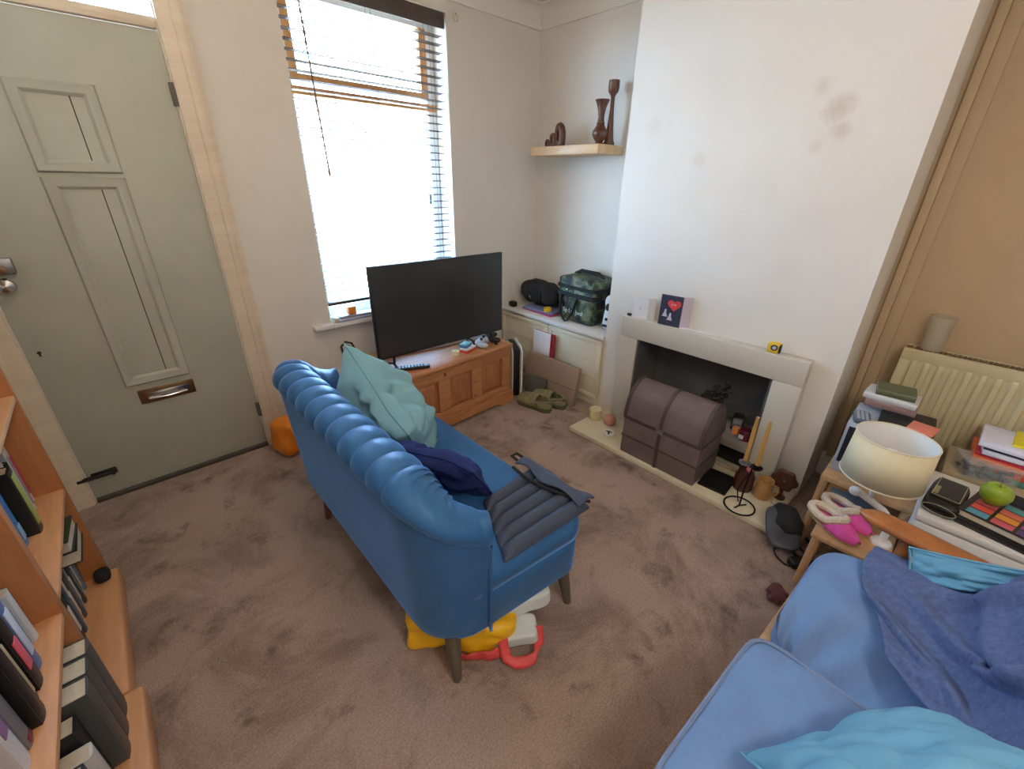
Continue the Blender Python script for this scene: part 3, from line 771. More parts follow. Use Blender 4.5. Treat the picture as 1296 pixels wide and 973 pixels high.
# clogs
def clog(nm, loc, rz, label):
    o = thing(nm, label, 'shoe', loc, rz, 'camouflage clogs by the cupboard')
    def solef(u, v):
        pass
    L = .275
    def halfw(t): return .030+.019*sm(0,.25,t)+.012*sm(.4,.75,t)*(1-sm(.86,1.02,t)*.9)-.02*sm(.93,1,t)-.012*(1-sm(0,.08,t))
    q = B()
    rings = []
    for (z, k) in ((0,.94), (.004,1.0), (.022,1.02), (.03,.98)):
        ring = []
        N = 22
        for i in range(N+1):
            t = i/N; ring.append(V(((t-.5)*L, halfw(t)*k, z+.012*sm(.85,1,t)*0)))
        for i in range(N-1, 0, -1):
            t = i/N; ring.append(V(((t-.5)*L, -halfw(t)*k, z)))
        rings.append(ring)
    part('sole', q.rings(rings), cm((92,96,70), .7), o)
    part('footbed', B().grid(lambda u, v: V(((lerp(.03,.9,u)-.5)*L, halfw(lerp(.03,.9,u))*.86*(2*v-1), .0315)), 14, 6), 'clogin', o)
    def upper(u, v):        # toe box: covers t from .42 to 1
        t = lerp(.40, .995, u); a = lerp(0, pi, v); w = halfw(t)*1.0
        hgt = .030+.045*(1-sm(.55,1.0,t)*.62)
        return V(((t-.5)*L, w*cos(a), .028+(hgt-.005)*sin(a)**.8*(.35 if u > .97 else 1)))
    part('upper', B().grid(upper, 16, 16), 'clog', o, ang=80, solid=.004)
    def heel(u, v):         # low heel cup
        a = lerp(pi*.5, pi*1.5, u); z = .028+v*.034*(1-.35*abs(sin((u-.5)*pi)))
        return V((-.045+.09*cos(a), .046*sin(a)*(1.0), z))
    part('heel_cup', B().grid(heel, 16, 5), 'clog', o, ang=80, solid=.005)
    part('heel_strap', B().tube([(.0,.055,.055),(-.06,.05,.072),(-.135,.0,.078),(-.06,-.05,.072),(.0,-.055,.055)], .006, 6), 'clog', o)
    for (x, y) in ((.05,.0),(.075,.022),(.075,-.022),(.1,.0),(.045,.03),(.045,-.03)):
        t = x/L+.5; z = .028+(.030+.045*(1-sm(.55,1,t)*.62)-.005)*max(.0,(1-(y/halfw(t))**2))**.4
        part('vent_hole', B().sq((x,y,z), (.011,.011,.006), 2, n=3), 'hole', o)
    return o
clog('clog', (1.925,1.835,.001), R(97), 'camouflage clog nearest the pine chest on the carpet')
clog('clog', (2.035,1.80,.001), R(99), 'camouflage clog nearer the cardboard parcel, right one of the pair')
# ---- things on the cupboard
ZT = .5305
flat('magazine', 'blue and purple magazine lying under the black holdall on the cupboard', 'magazine', cm((128,132,178)), (2.40,2.22,ZT+.016), (.22,.30,.012), (0,0,R(4)))
flat('magazine', 'magenta edged magazine at the bottom of the pile on the cupboard', 'magazine', cm((176,70,120)), (2.405,2.215,ZT), (.225,.31,.014), (0,0,R(-2)))
tag(part('tape_roll', B().lathe([(.018,0),(.030,0),(.030,.03),(.018,.03)], (2.322,2.125,ZT+.0285), 24, cap=False).lathe([(.018,0),(.018,.03)], (2.322,2.125,ZT+.0285), 24, cap=False), 'yellow'), 'yellow roll of tape on the magazines beside the camouflage bag', 'tape')
hd = thing('holdall', 'black cylindrical holdall lying in the left corner on top of the cupboard', 'bag', (2.445,2.315,ZT+.0295+.09), R(-4))
part('body', B().sq((0,0,0), (.19,.41,.180), 2.6, n=16, fn=lambda p: (p.x+.004*sin(p.y*60), p.y*(1 if abs(p.y) < .1 else 1), p.z+.004*sin(p.y*48))), 'blackmat', hd)
for y in (-.09, .09): part('webbing', B().tube([(.093*cos(a), y, .088*sin(a)) for a in [2*pi*i/20 for i in range(20)]], .006, 6, closed=True), 'black', hd)
part('carry_handle', B().tube([(-.02,-.08,.084),(-.03,-.04,.104),(-.03,.04,.104),(-.02,.08,.084)], .007, 6), 'black', hd)
part('logo', B().box((-.088,.05,-.02), (.006,.03,.012), (0,0,0), .002).box((-.0865,.035,-.030), (.006,.018,.006), (R(30),0,0)), cm((190,192,196)), hd)
tag(part('black_charger', B().sq((2.285,2.472,ZT+.022), (.05,.06,.044), 5, n=6), 'black'), 'small black charger block beside the holdall on the cupboard', 'charger')
cbg = thing('cool_bag', 'camouflage cool bag with black webbing handles on the alcove cupboard', 'bag', (2.435,1.865,ZT), R(-3))
# local x depth (-.125 front .. .125), y width (-.165..+.165)
def bagtaper(p): 
    w = noise.noise(p*8)*.006
    k = 1+.07*sm(-.14,.14,p.z)
    return (p.x*k+w, p.y*k+w, p.z)
part('body', B().sq((0,0,.125), (.225,.325,.248), 9, n=16, fn=bagtaper), 'camo', cbg)
part('lid', B().sq((0,0,.278), (.245,.352,.066), 7, n=12, fn=lambda p: (p.x, p.y, p.z+.02*(p.z > 0)*(1-(p.y/.18)**2))), 'camo', cbg)
part('zip_band', B().sq((0,0,.252), (.249,.357,.028), 12, n=8), 'blackmat', cbg)
part('web_band', B().sq((0,0,.196), (.246,.350,.034), 12, n=8), 'blackmat', cbg)
part('front_handle', B().tube([(-.128,.115,.19),(-.134,.118,.11),(-.138,.10,.04),(-.141,.06,.006),(-.141,.03,.02),(-.138,-.01,.09),(-.13,-.035,.18)], .009, 6), 'black', cbg)
part('lid_handle', B().tube([(.02,.13,.318),(.03,.08,.345),(.03,-.08,.345),(.02,-.13,.318)], .012, 8), 'blackmat', cbg)
part('clip', B().box((-.125,.07,.232), (.006,.018,.012), bev=.003), cm((170,205,175)), cbg)
text('lettering', 'Sp Lul Jwd', .044, cm((208,212,206)), cbg, (-.1285,.0,.085), (R(90),0,R(-90)))
wb = thing('plastic_bag', 'crumpled white plastic bag with black markings right of the camouflage bag', 'bag', (2.40,1.592,ZT))
part('body', B().sq((0,0,.125), (.16,.10,.25), 3.5, n=14, fn=lambda p: (p.x*(1-.3*sm(-.1,.13,p.z))+.012*noise.noise(p*14), p.y*(1-.25*sm(-.1,.13,p.z))+.012*noise.noise(p*16+V((4,4,4))), p.z)), cm((220,220,222), .4), wb)
part('printed_mark', B().sq((-.066,.0,.17), (.02,.035,.05), 3, n=4).sq((-.077,.0,.09), (.012,.02,.02), 3, n=4).sq((-.080,.006,.045), (.012,.05,.016), 3, n=4), 'black', wb)
# on the window sill
ZS = WZ0+.0045
flat('paper_stack', 'blue and white stack of papers at the front of the window sill', 'papers', cm((176,186,214)), (1.03,DW-.002,ZS), (.26,.075,.016), (0,0,R(1)))
flat('magazine', 'grey folded magazine on top of the papers on the window sill', 'magazine', cm((150,146,150)), (1.04,DW+.004,ZS+.0165), (.24,.07,.014), (0,0,R(-2)))
flat('paper_pad', 'cream pad at the left end of the window sill', 'papers', cm((206,204,186)), (.893,DW-.004,ZS), (.034,.07,.03), (0,0,R(4)))
tag(part('orange_box', B().bb(-.024,.024,-.02,.02,0,.042,.003), 'orange', loc=(1.005,DW+.012,ZS+.031)), 'small orange box on the window sill papers beside the television', 'box')

# ------------------------------------------------------------------ brown domed trunk on the hearth
tr = thing('domed_trunk', 'brown leather trunk with domed lid on the hearth in front of the fireplace', 'trunk', (2.015,.876,.0305), 0)
TD, TW, TZ = .132, .221, .232       # half depth, half width, body height
def dome(off=0, n=18):
    return [(-(TD+off)*cos(pi*k/n), TZ+(.195+off)*sin(pi*k/n)) for k in range(n+1)]
part('body', B().bb(-TD, TD, -TW, TW, 0, TZ-.003, .004), 'leather', tr)
part('domed_lid', B().prism(dome()+[(TD,TZ-.002),(-TD,TZ-.002)], -TW-.004, TW+.004, 'y', .003), 'leather', tr, ang=30)
def band(y0, y1):
    d0, d1 = dome(.0045), dome(-.004)
    q.prism(d0+d1[::-1], y0, y1, 'y')
for y0_, y1_ in ((-TW-.005, -TW+.014), (TW-.014, TW+.005)):
    q = B(); band(y0_, y1_); part('lid_rim_strap', q, 'leathers', tr, ang=30)
q = B(); band(-.009, .009); q.bb(-TD-.004, -TD+.004, -.009, .009, 0, TZ)
part('centre_strap', q, 'leathers', tr, ang=30)
part('seam_strap', B().bb(-TD-.004, TD+.004, -TW-.004, TW+.004, TZ-.012, TZ+.006, .002).bb(-TD-.0035, TD+.0035, -TW-.0035, TW+.0035, .108, .118, .002), 'leathers', tr)
part('buckle', B().bb(-TD-.010, -TD-.003, -.02, .02, TZ-.018, TZ+.012, .003), 'steel', tr)
# ------------------------------------------------------------------ hearth and fireplace items
HZ = .0305
tag(part('pillar_candle', B().lathe([(0,0),(.039,0),(.041,.004),(.041,.066),(.036,.071),(0,.067)], (2.075,1.425,HZ), 28).cyl((2.075,1.425,HZ+.066),(2.075,1.425,HZ+.08),.0016,n=5), 'wax'), 'short cream pillar candle at the left end of the hearth', 'candle')
tag(part('ball_candle', B().lathe([(0,0),(.022,0),(.036,.014),(.042,.035),(.036,.056),(.02,.068),(.008,.067),(0,.064)], (2.075,1.312,HZ), 28).cyl((2.075,1.312,HZ+.064),(2.075,1.312,HZ+.078),.0016,n=5), 'pinkwax'), 'round pink candle beside the cream pillar candle on the hearth', 'candle')
tag(part('trinket_dish', B().lathe([(0,.004),(.03,.004),(.036,.014),(.039,.014),(.032,0),(0,0)], (1.975,1.245,HZ), 28), 'white'), 'small white trinket dish on the hearth left of the trunk', 'dish')
tag(part('keys', B().box((1.972,1.243,HZ+.010),(.035,.008,.003),(0,0,.6)).box((1.98,1.25,HZ+.013),(.03,.007,.003),(0,0,1.6)).tube([(1.985+.012*cos(a),1.24+.012*sin(a),HZ+.014) for a in [2*pi*i/12 for i in range(12)]], .0016, 5, closed=True), 'blackmetal'), 'dark bunch of keys lying in the white trinket dish', 'keys')
cs = thing('iron_candle_holder', 'black iron candle holder on a ring base at the right of the hearth', 'candle holder', (1.915,.430,HZ))
part('ring_base', B().tube([(.068*cos(a),.068*sin(a),.0045) for a in [2*pi*i/28 for i in range(28)]], .0042, 6, closed=True), 'blackmetal', cs)
part('stem', B().tube([(.03,-.02,.006),(.0,.0,.006),(-.035,.01,.005)],.0035,6).tube([(0,0,.004),(0,0,.10),(.002,-.004,.19),(.004,-.008,.235)], .0042, 8).tube([(.004,.010,.02),(.006,.028,.08),(.006,.014,.15),(.003,-.004,.20)], .0028, 6), 'blackmetal', cs)
for dy in (.030, -.022):
    part('drip_cup', B().lathe([(0,.232),(.022,.234),(.027,.242),(.025,.243),(.013,.238),(.013,.255),(.011,.255),(.011,.238),(0,.238)], (.004,dy,0), 20).tube([(.004,-.006,.225),(.004,dy,.234)], .004, 6), 'steel' if dy > 0 else 'blackmetal', cs)
for dy, lb in ((.030, 'left of the two tall beeswax tapers in the iron candle holder'), (-.022, 'right of the two tall beeswax tapers in the iron candle holder')):
    tag(part('taper_candle', B().tube([(1.919,.430+dy,HZ+.240),(1.919,.430+dy,HZ+.40),(1.919,.430+dy,HZ+.485)], [.0105,.009,.0065], 14), 'beeswax'), lb, 'candle')
tag(part('red_jar', B().lathe([(0,0),(.042,0),(.046,.006),(.046,.08),(.036,.10),(.036,.118),(.03,.12),(.028,.10),(0,.1)], (2.07,.478,HZ), 26), cm((84,46,42), .3)), 'dark maroon jar standing behind the iron candle holder', 'jar')
tag(part('pink_ornament', B().lathe([(0,0),(.012,.002),(.016,.014),(.01,.027),(0,.03)], (2.05,.462,HZ+.1205), 14), cm((216,120,140))), 'small pink ornament on top of the dark maroon jar', 'ornament')
mg = thing('jug', 'amber stoneware jug on the right of the hearth', 'jug', (2.075,.385,HZ))
part('body', B().lathe([(0,0),(.036,0),(.041,.008),(.042,.03),(.037,.075),(.034,.09),(.037,.102),(.034,.102),(.03,.09),(.034,.03),(0,.02)], (0,0,0), 28), 'amber', mg)
part('handle', B().tube([(.010,-.034,.084),(.014,-.056,.078),(.016,-.062,.052),(.012,-.052,.03),(.008,-.039,.024)], .005, 8), 'amber', mg)
fl = thing('wooden_flower', 'dark brown carved wooden flower ornament leaning on the surround beside the jug', 'ornament', (2.135,.322,HZ))
def petals(u, v):
    a = u*2*pi; r = .054*(1+.10*cos(6*a))*v
    return V((0, r*cos(a), .105+r*sin(a)))
q = B().grid(petals, 48, 6, cu=True)
part('flower', q, 'darkwood', fl, solid=.016, ang=60)
part('stem', B().tube([(0,0,.07),(0,0,.03),(0,0,.005)], .010, 10).lathe([(0,0),(.026,0),(.026,.008),(.01,.012),(0,.014)], (0,0,0), 18), 'darkwood', fl)
flat('card_tag', 'small cream card lying at the foot of the wooden flower on the hearth', 'card', cm((222,210,176)), (2.075,.30,HZ), (.035,.075,.004), (R(14),0,R(12)))
# on the fireplace shelf
SZ = .1955
lt = thing('lantern', 'small black tealight lantern on the shelf inside the fireplace', 'lantern', (2.35,.655,SZ), R(15))
q = B().bb(-.03,.03,-.03,.03,0,.008).bb(-.03,.03,-.03,.03,.074,.082,.002)
for a in (-1,1):
    for c_ in (-1,1): q.bb(a*.027-.003,a*.027+.003,c_*.027-.003,c_*.027+.003,.006,.076)
part('frame', q, 'black', lt); part('glass_panel', B().bb(-.024,.024,-.024,.024,.008,.074), 'clearplastic', lt)
part('handle', B().tube([(0,-.022,.082),(0,-.018,.1),(0,.018,.1),(0,.022,.082)], .003, 6), 'black', lt)
tag(part('candle_jar', B().lathe([(0,0),(.018,0),(.02,.004),(.02,.034),(.016,.04),(0,.036)], (2.285,.635,SZ), 22), cm((226,140,72), .3)), 'small orange candle jar on the fireplace shelf', 'jar')
rj = tag(part('candle_jar', B().lathe([(0,0),(.030,0),(.033,.004),(.033,.052),(.030,.056),(.029,.05),(0,.044)], (2.262,.575,SZ), 26), cm((96,30,44), .25)), 'dark red candle jar at the right of the fireplace shelf', 'jar')
part('paper_label', B().bb(2.2275,2.231,.576,.600,SZ+.012,SZ+.034), 'paper', rj)
pl_ = thing('dried_flowers', 'dark bunch of dried flowers behind the trunk inside the fireplace', 'flowers', (2.345,.80,SZ))
part('pot', B().lathe([(0,0),(.028,0),(.036,.07),(.032,.07),(0,.06)], (0,0,0), 18), 'firegrey', pl_)
q = B(); rnd = random.Random(4)
for i in range(26):
    a = rnd.uniform(0,2*pi); r = rnd.uniform(.02,.085); z = rnd.uniform(.12,.22)
    q.tube([(0,0,.06),(r*.5*cos(a),r*.5*sin(a),z*.7),(r*cos(a),r*sin(a),z)], .0018, 4)
    q.sq((r*cos(a),r*sin(a),z), (.026,.026,.022), 2, n=2)
part('flower_head', q, cm((52,44,38)), pl_)
bk_tray = tag(part('black_tray', B().bb(-.09,.09,-.07,.07,0,.008,.003).bb(-.085,.085,-.065,.065,.008,.012), 'black', loc=(2.02,.585,HZ), rot=(0,0,R(4))), 'black glossy tablet lying on the hearth right of the trunk', 'tablet')
flat('wood_strip', 'pale wooden strip on the hearth behind the black tablet', 'strip', cm((186,170,140)), (2.185,.615,HZ), (.022,.16,.016), (0,0,R(3)))
tag(part('black_box', B().bb(-.045,.045,-.16,.16,0,.095,.006), 'black', loc=(2.30,.70,HZ)), 'black box in the dark space below the fireplace shelf', 'box')
# on the mantel
MZ = .7235
gcard = thing('greeting_card', 'dark greeting card with red heart standing open on the mantel', 'card', (2.205,1.093,MZ))
def cardhalf(rz, m, L=.125, h=.172):
    q = B(); q.bb(-.0006,.0006,0,L,0,h); return q
part('front_leaf', B().bb(-.0007,.0007,-.062,.062,.0,.172), cm((58,62,82)), gcard, rot=(0,0,R(6)))
part('back_leaf', B().bb(-.0007,.0007,0,.05,.0,.172), cm((206,196,214)), gcard, loc=(.0065,-.062,0), rot=(0,0,R(-132)))
hp = []
for i in range(40):
    t = 2*pi*i/40; hp.append((-.0165*sin(t)**3*2.3-.016, .120+.0022*(13*cos(t)-5*cos(2*t)-2*cos(3*t)-cos(4*t))))
ht = part('heart', B().prism(hp, -.0022, -.0006, 'x'), cm((224,72,78)), gcard, rot=(0,0,R(6)))
text('lettering', 'love', .018, 'white', gcard, (-.0027,-.014,.124), (R(90),0,R(-84)))
q = B()
for (y, z, s_) in ((.030,.062,1),(.0,.045,1)):
    q.prism([(y-.016*s_,z-.012),(y+.015*s_,z-.012),(y+.006,z+.012),(y+.002,z+.03),(y-.006,z+.03),(y-.007,z+.010)], -.0022, -.0006, 'x')
part('white_figure', q, cm((214,214,228)), gcard, rot=(0,0,R(6)))
wc = thing('greeting_card', 'plain white greeting card standing open at the left end of the mantel', 'card', (2.212,1.285,MZ))
part('front_leaf', B().bb(-.0007,.0007,-.048,.048,0,.125), 'paper', wc, rot=(0,0,R(4)))
part('back_leaf', B().bb(-.0007,.0007,0,.042,0,.125), 'paper', wc, loc=(.0035,-.048,0), rot=(0,0,R(-140)))
part('emblem', B().bb(-.0014,-.0006,-.006,.006,.05,.066), cm((186,196,222)), wc, rot=(0,0,R(4)))
tm = thing('tape_measure', 'yellow tape measure standing on the right of the mantel', 'tape measure', (2.213,.548,MZ), R(14))
part('case', B().sq((0,0,.026), (.034,.058,.052), 4, n=8), 'yellow', tm)
part('disc_label', B().cyl((-.0185,0,.028),(-.0155,0,.028),.015,n=20), cm((60,62,70)), tm)
part('badge', B().cyl((-.0195,0,.028),(-.018,0,.028),.008,n=16), cm((190,200,220)), tm)
part('rubber_edge', B().sq((.0,-.024,.024), (.036,.014,.046), 4, n=5), 'black', tm)
flat('pencil_strip', 'thin white strip lying along the middle of the mantel', 'strip', 'paper', (2.225,.93,MZ), (.012,.20,.006), (0,0,R(2)))
tag(part('black_pebble', B().sq((2.21,1.352,MZ+.008), (.022,.03,.016), 2.6, n=4), 'black'), 'tiny black object at the far left end of the mantel', 'pebble')
# ---- on the carpet by the hearth
bb1 = thing('leather_bag', 'crumpled black leather bag slumped over the right end of the hearth', 'bag', (1.872,.228,.0))
def crum(p):
    w = noise.noise(p*10+V((2,5,1))); w2 = noise.noise(p*24)
    return (p.x+.012*w, p.y+.012*w2, p.z*(1-.45*sm(.05,-.11,p.x))+.012*w+.006*w2)
part('body', B().sq((.02,0,.080), (.17,.11,.145), 3.4, (0,0,R(28)), 16, crum), 'blackmat', bb1)
part('flap', B().sq((-.035,.0,.092), (.20,.13,.03), 3.4, (R(-6),R(-24),R(28)), 14, lambda p: (p.x, p.y, p.z+.010*noise.noise(p*14))), cm((66,70,78), .4), bb1)
part('carry_strap', B().tube([(-.05,-.05,.02),(-.07,-.10,.012),(-.02,-.13,.01),(.06,-.10,.012),(.09,-.05,.03)], .007, 6), 'blackmat', bb1)
ad = thing('power_adapter', 'black power adapter with coiled cable on the carpet by the front sofa', 'power adapter', (1.775,.120,0))
part('brick', B().sq((0,0,.018), (.10,.045,.034), 7, (0,0,R(-38)), 6), 'black', ad)
part('cable', B().tube([(-.04,.03,.012)]+[(.03+.075*cos(a),.045+.06*sin(a),.006+.003*sin(3*a)) for a in [R(x) for x in range(200,-140,-20)]]+[(.05,-.02,.006),(.14,.0,.005)], .0035, 5), 'black', ad)
wo = tag(part('wool_scrap', B(), 'black') if False else part('wool_scrap', B().sq((1.535,.135,.021), (.085,.065,.042), 2.2, n=10, fn=lambda p: (p.x*(1+.35*noise.noise(p*50)), p.y*(1+.35*noise.noise(p*60)), p.z*(1+.4*noise.noise(p*44)))), cm((108,62,66), .95)), 'crumpled dark red scrap on the carpet beside the front sofa', 'scrap')
flat('paper_scrap', 'tiny pale paper scrap on the carpet below the trunk', 'scrap', cm((180,170,160)), (1.80,.262,.0), (.014,.01,.003), (.2,0,.5))

# ------------------------------------------------------------------ radiator with tumbler
ra = thing('radiator', 'cream ribbed radiator on the wall right of the chimney breast', 'radiator', (0,0,0))
RY0, RY1, RZ0, RZ1, RX = -1.0, .118, .19, .80, 2.486
def ribs(u, v):
    y = lerp(RY0+.03, RY1-.03, u); z = lerp(RZ0+.02, RZ1-.035, v)
    k = sm(0,.05,v)*sm(1,.95,v)
    w = (y*23.0) % 1; d = .011*sm(.18,.32,w)*sm(.82,.68,w)
    return V((RX-.002-d*k, y, z))
part('ribbed_panel', B().grid(ribs, 300, 26), 'rad', ra, ang=50)
part('frame', B().bb(RX-.004, RX+.012, RY0, RY1, RZ0, RZ0+.03, .004).bb(RX-.004, RX+.012, RY0, RY1, RZ1-.045, RZ1, .004).bb(RX-.0035, RX+.012, RY0, RY0+.032, RZ0+.028, RZ1-.043, .002).bb(RX-.0035, RX+.012, RY1-.032, RY1, RZ0+.028, RZ1-.043, .002), 'rad', ra)
part('side_cover', B().bb(RX+.004, X2-.012, RY1-.006, RY1, RZ0+.01, RZ1, .002), 'rad', ra)
q = B().bb(RX-.002, RX+.006, RY0, RY1, RZ1-.002, RZ1+.008).bb(X2-.03, X2-.022, RY0, RY1, RZ1-.002, RZ1+.008)
part('top_rail', q, 'rad', ra)
q = B(); y = RY1-.04
while y > RY0: q.bb(RX+.004, X2-.028, y-.005, y+.005, RZ1-.006, RZ1+.005); y -= .0155
q.bb(RX+.004, X2-.028, RY1-.026, RY1-.004, RZ1-.006, RZ1+.004)
gr = part('top_grille', q, 'raddk', ra, smooth=False)
part('bracket', B().bb(X2-.012, X2-.001, RY0+.1, RY0+.14, RZ0, RZ1-.05).bb(X2-.012, X2-.001, RY1-.16, RY1-.12, RZ0, RZ1-.05).bb(RX+.01, X2-.01, RY1-.15, RY1-.13, RZ0+.1, RZ1-.1), 'rad', ra)
tag(part('tumbler', B().lathe([(0,0),(.036,0),(.041,.10),(.045,.148),(.042,.148),(.038,.10),(.033,.012),(0,.010)], (2.535,.037,RZ1+.0085), 32), 'frost'), 'frosted glass tumbler standing on top of the cream radiator', 'glass')

# ------------------------------------------------------------------ pine side table with books, lamp
tb = thing('side_table', 'small pine two tier side table between chimney and front sofa', 'table', (0,0,0))
TX0, TX1, TY0, TY1, TT = 1.93, 2.40, -.12, .178, .36
part('tabletop', B().bb(TX0, TX1, TY0, TY1, TT-.022, TT, .004), 'paleply', tb)
part('lower_shelf', B().bb(TX0+.02, TX1-.02, TY0+.02, TY1-.02, .165, .18, .003), 'paleply', tb)
part('rail', B().bb(TX0+.005, TX0+.025, TY0+.02, TY1-.02, .17, .20, .003), 'paleply', tb)
for x, sx in ((TX0+.016,1),(TX1-.016,-1)):
    for y, sy in ((TY0+.016,1),(TY1-.016,-1)):
        part('leg', B().tube([(x,y,TT-.02),(x-sx*.012,y-sy*.0,.0)], .0155, 8), 'paleply', tb)
# books
def book(nm, w, h, t, col, label, loc, rot, grp=None, title=None, page='page'):
    """w: fore-edge depth, h: height, t: thickness. Spine at local x=0 facing +x, standing on z=0"""
    q = B(); c_ = .0022
    q.bb(-w, -.001, -t/2, -t/2+c_, 0, h).bb(-w, -.001, t/2-c_, t/2, 0, h)
    n = 7; arc = [(-.004+.006*cos(a), (t/2)*sin(a)) for a in [lerp(-pi/2, pi/2, i/n) for i in range(n+1)]]
    q.prism(arc+[(-.0045,t/2-c_),(-.0045,-t/2+c_)], 0, h, 'z')
    o = tag(part(nm, q, cm(col, .4), loc=loc, rot=rot, ang=50), label, 'book', grp)
    part('pages', B().bb(-w+.004, -.004, -t/2+c_, t/2-c_, .003, h-.003), page, o, smooth=False)
    if title: part('title_strip', B().bb(-.004, .0030, -t*.30, t*.30, h*title[0], h*title[1], .0005), cm(title[2]), o)
    return o
FLAT = (R(90), 0, 0)
def flatbook(w, h, t, col, label, x, y, z, rz, **k):
    """lying flat: spine toward -x (the viewer), length along y, bottom at z"""
    return book('book', w, h, t, col, label, (x, y+h/2*cos(rz), z+t/2), Euler((R(90),0,rz)).to_matrix().to_4x4().to_euler(), **k)
def lay(w, h, t, col, label, c, rz, **k):
    # lay on its cover: local z (height) -> world y, local y (thickness) -> world z, spine (+x) -> -x side
    m = Matrix.Rotation(rz, 4, 'Z') @ Matrix(((-1,0,0,0),(0,0,1,0),(0,1,0,0),(0,0,0,1)))
    o = book('book', w, h, t, col, label, (0,0,0), (0,0,0), **k)
    off = m @ V((-w/2, 0, h/2))
    o.matrix_world = Matrix.Translation(V((c[0], c[1], c[2]+t/2+.0002))-off) @ m
    return o
# tall box and what lies on it
bx = thing('device_box', 'tall pale grey box with purple print standing on the pine side table', 'box', (2.135,.052,TT+.0005), R(2))
part('carton', B().bb(-.13, .13, -.118, .118, 0, .228, .003), cm((178,186,198)), bx)
part('front_print', B().bb(-.1325, -.1295, -.10, .108, .05, .215), cm((38,42,50)), bx)
part('purple_print', B().bb(-.1325, -.1295, -.02, .06, .012, .034), cm((120,84,150)), bx)
BT = TT+.2295
kb = thing('keypad_remote', 'grey remote control with pale keys lying on the grey box', 'remote control', (2.065,.135,BT), R(12))
part('body', B().sq((0,0,.012), (.11,.055,.022), 6, n=6), cm((96,104,118)), kb)
q = B()
for i in range(5):
    for j in range(3): q.box((-.038+i*.018, -.014+j*.014, .0235), (.012,.010,.003), bev=.001)
part('key', q, cm((168,176,188)), kb)
flat('notebook', 'black notebook under the stack of paperbacks on the grey box', 'book', cm((28,28,30)), (2.17,.005,BT), (.17,.17,.022), (0,0,R(3)))
flat('folder', 'salmon pink folder corner below the stack on the grey box', 'folder', cm((226,130,112)), (2.10,-.045,BT+.0225), (.10,.08,.006), (0,0,R(-8)))
st = [((.115,.165,.030), (146,118,116), 'pinkish grey paperback at the bottom of the small stack by the radiator'), ((.118,.172,.026), (208,208,206), 'white paperback in the middle of the small stack by the radiator'), ((.105,.125,.026), (92,98,70), 'olive green paperback on top of the small stack by the radiator')]
z = BT+.0227
zz = z
for i, ((w, h, t), c_, lb) in enumerate(st):
    lay(w, h, t, c_, lb, (2.245, .075+(.005 if i == 1 else 0), zz), R((4,-2,7)[i]), grp=None); zz += t+.0004
# magazine on lower shelf
flat('magazine', 'blue grey magazine on the lower tier of the pine side table', 'magazine', cm((132,146,158)), (2.06,.045,.1805), (.19,.19,.02), (0,0,R(3)))
flat('leaflet', 'small yellow leaflet edge on the lower tier of the side table', 'leaflet', cm((214,206,60)), (2.02,.155-.01,.1805), (.12,.02,.008), (0,0,R(2)))
# slippers with cream fleece trim and pink lining
def slipper(loc, rz, label):
    o = thing('slipper', label, 'slipper', loc, rz, 'fleece trimmed pink slippers'); o.scale = (.82,.82,.82)
    q = B(); n = 24
    rg = []
    for z, k in ((0,.95),(.004,1),(.018,1)):
        rg.append([V((.118*cos(a)*k, .047*sin(a)*k*(1+.12*cos(a)), z)) for a in [2*pi*i/n for i in range(n)]])
    part('sole', q.rings(rg), cm((196,160,120)), o)
    def up(u, v):
        t = lerp(-.01, .116, u); a = pi*v; hw_ = .048*(1-sm(.06,.125,t)*.75)
        return V((t, hw_*cos(a), .016+.058*(1-sm(.03,.12,t)*.7)*sin(a)))
    part('upper', B().grid(up, 12, 14), 'pink', o, ang=80, solid=.006)
    part('lining', B().sq((-.035,0,.026), (.15,.078,.02), 2.4, n=6), 'pink', o)
    cuff = []
    for i in range(26):
        a = 2*pi*i/26; x = -.045+.075*cos(a); cuff.append((x, .045*sin(a), .052+.030*sm(-.02,.03,x)))
    part('fleece_trim', B().tube(cuff, .0185, 8, closed=True), 'fleececream', o)
    return o
st_ = thing('low_stool', 'low pine stool holding the pink slippers beside the front sofa arm', 'stool', (1.79,-.01,0), 0)
part('seat_board', B().bb(-.118,.122,-.100,.128,.235,.252,.004), 'paleply', st_)
for x in (-.105,.105):
    for y in (-.082,.108): part('leg', B().tube([(x,y,.236),(x*1.05,y*1.05,0)], .014, 8), 'paleply', st_)
slipper((1.755,.068,.2525), R(-118), 'cream trimmed pink slipper nearer the hearth on the low stool')
slipper((1.85,.045,.2525), R(-120), 'cream trimmed pink slipper nearer the sofa arm on the low stool')
# table lamp
lm = thing('table_lamp', 'table lamp with cream drum shade and white bent stem beside the sofa arm', 'lamp', (1.76,.007,.2525))
SH0, SH1 = .284, .440
part('lamp_shade', B().lathe([(.116,SH0),(.109,SH1)], (0,0,0), 48, cap=False), 'shade', lm, solid=.002)
part('shade_lining', B().lathe([(.1135,SH0+.001),(.1065,SH1-.001)], (0,0,0), 48, cap=False), 'shadein', lm)
part('shade_rim', B().tube([(.109*cos(a),.109*sin(a),SH1) for a in [2*pi*i/40 for i in range(40)]], .0028, 6, closed=True), 'cream', lm)
part('shade_rim', B().tube([(.116*cos(a),.116*sin(a),SH0) for a in [2*pi*i/40 for i in range(40)]], .0028, 6, closed=True), 'cream', lm)
part('shade_spider', B().cyl((-.11,0,SH0+.05),(.11,0,SH0+.05),.002,n=6).cyl((0,-.11,SH0+.05),(0,.11,SH0+.05),.002,n=6), 'white', lm)
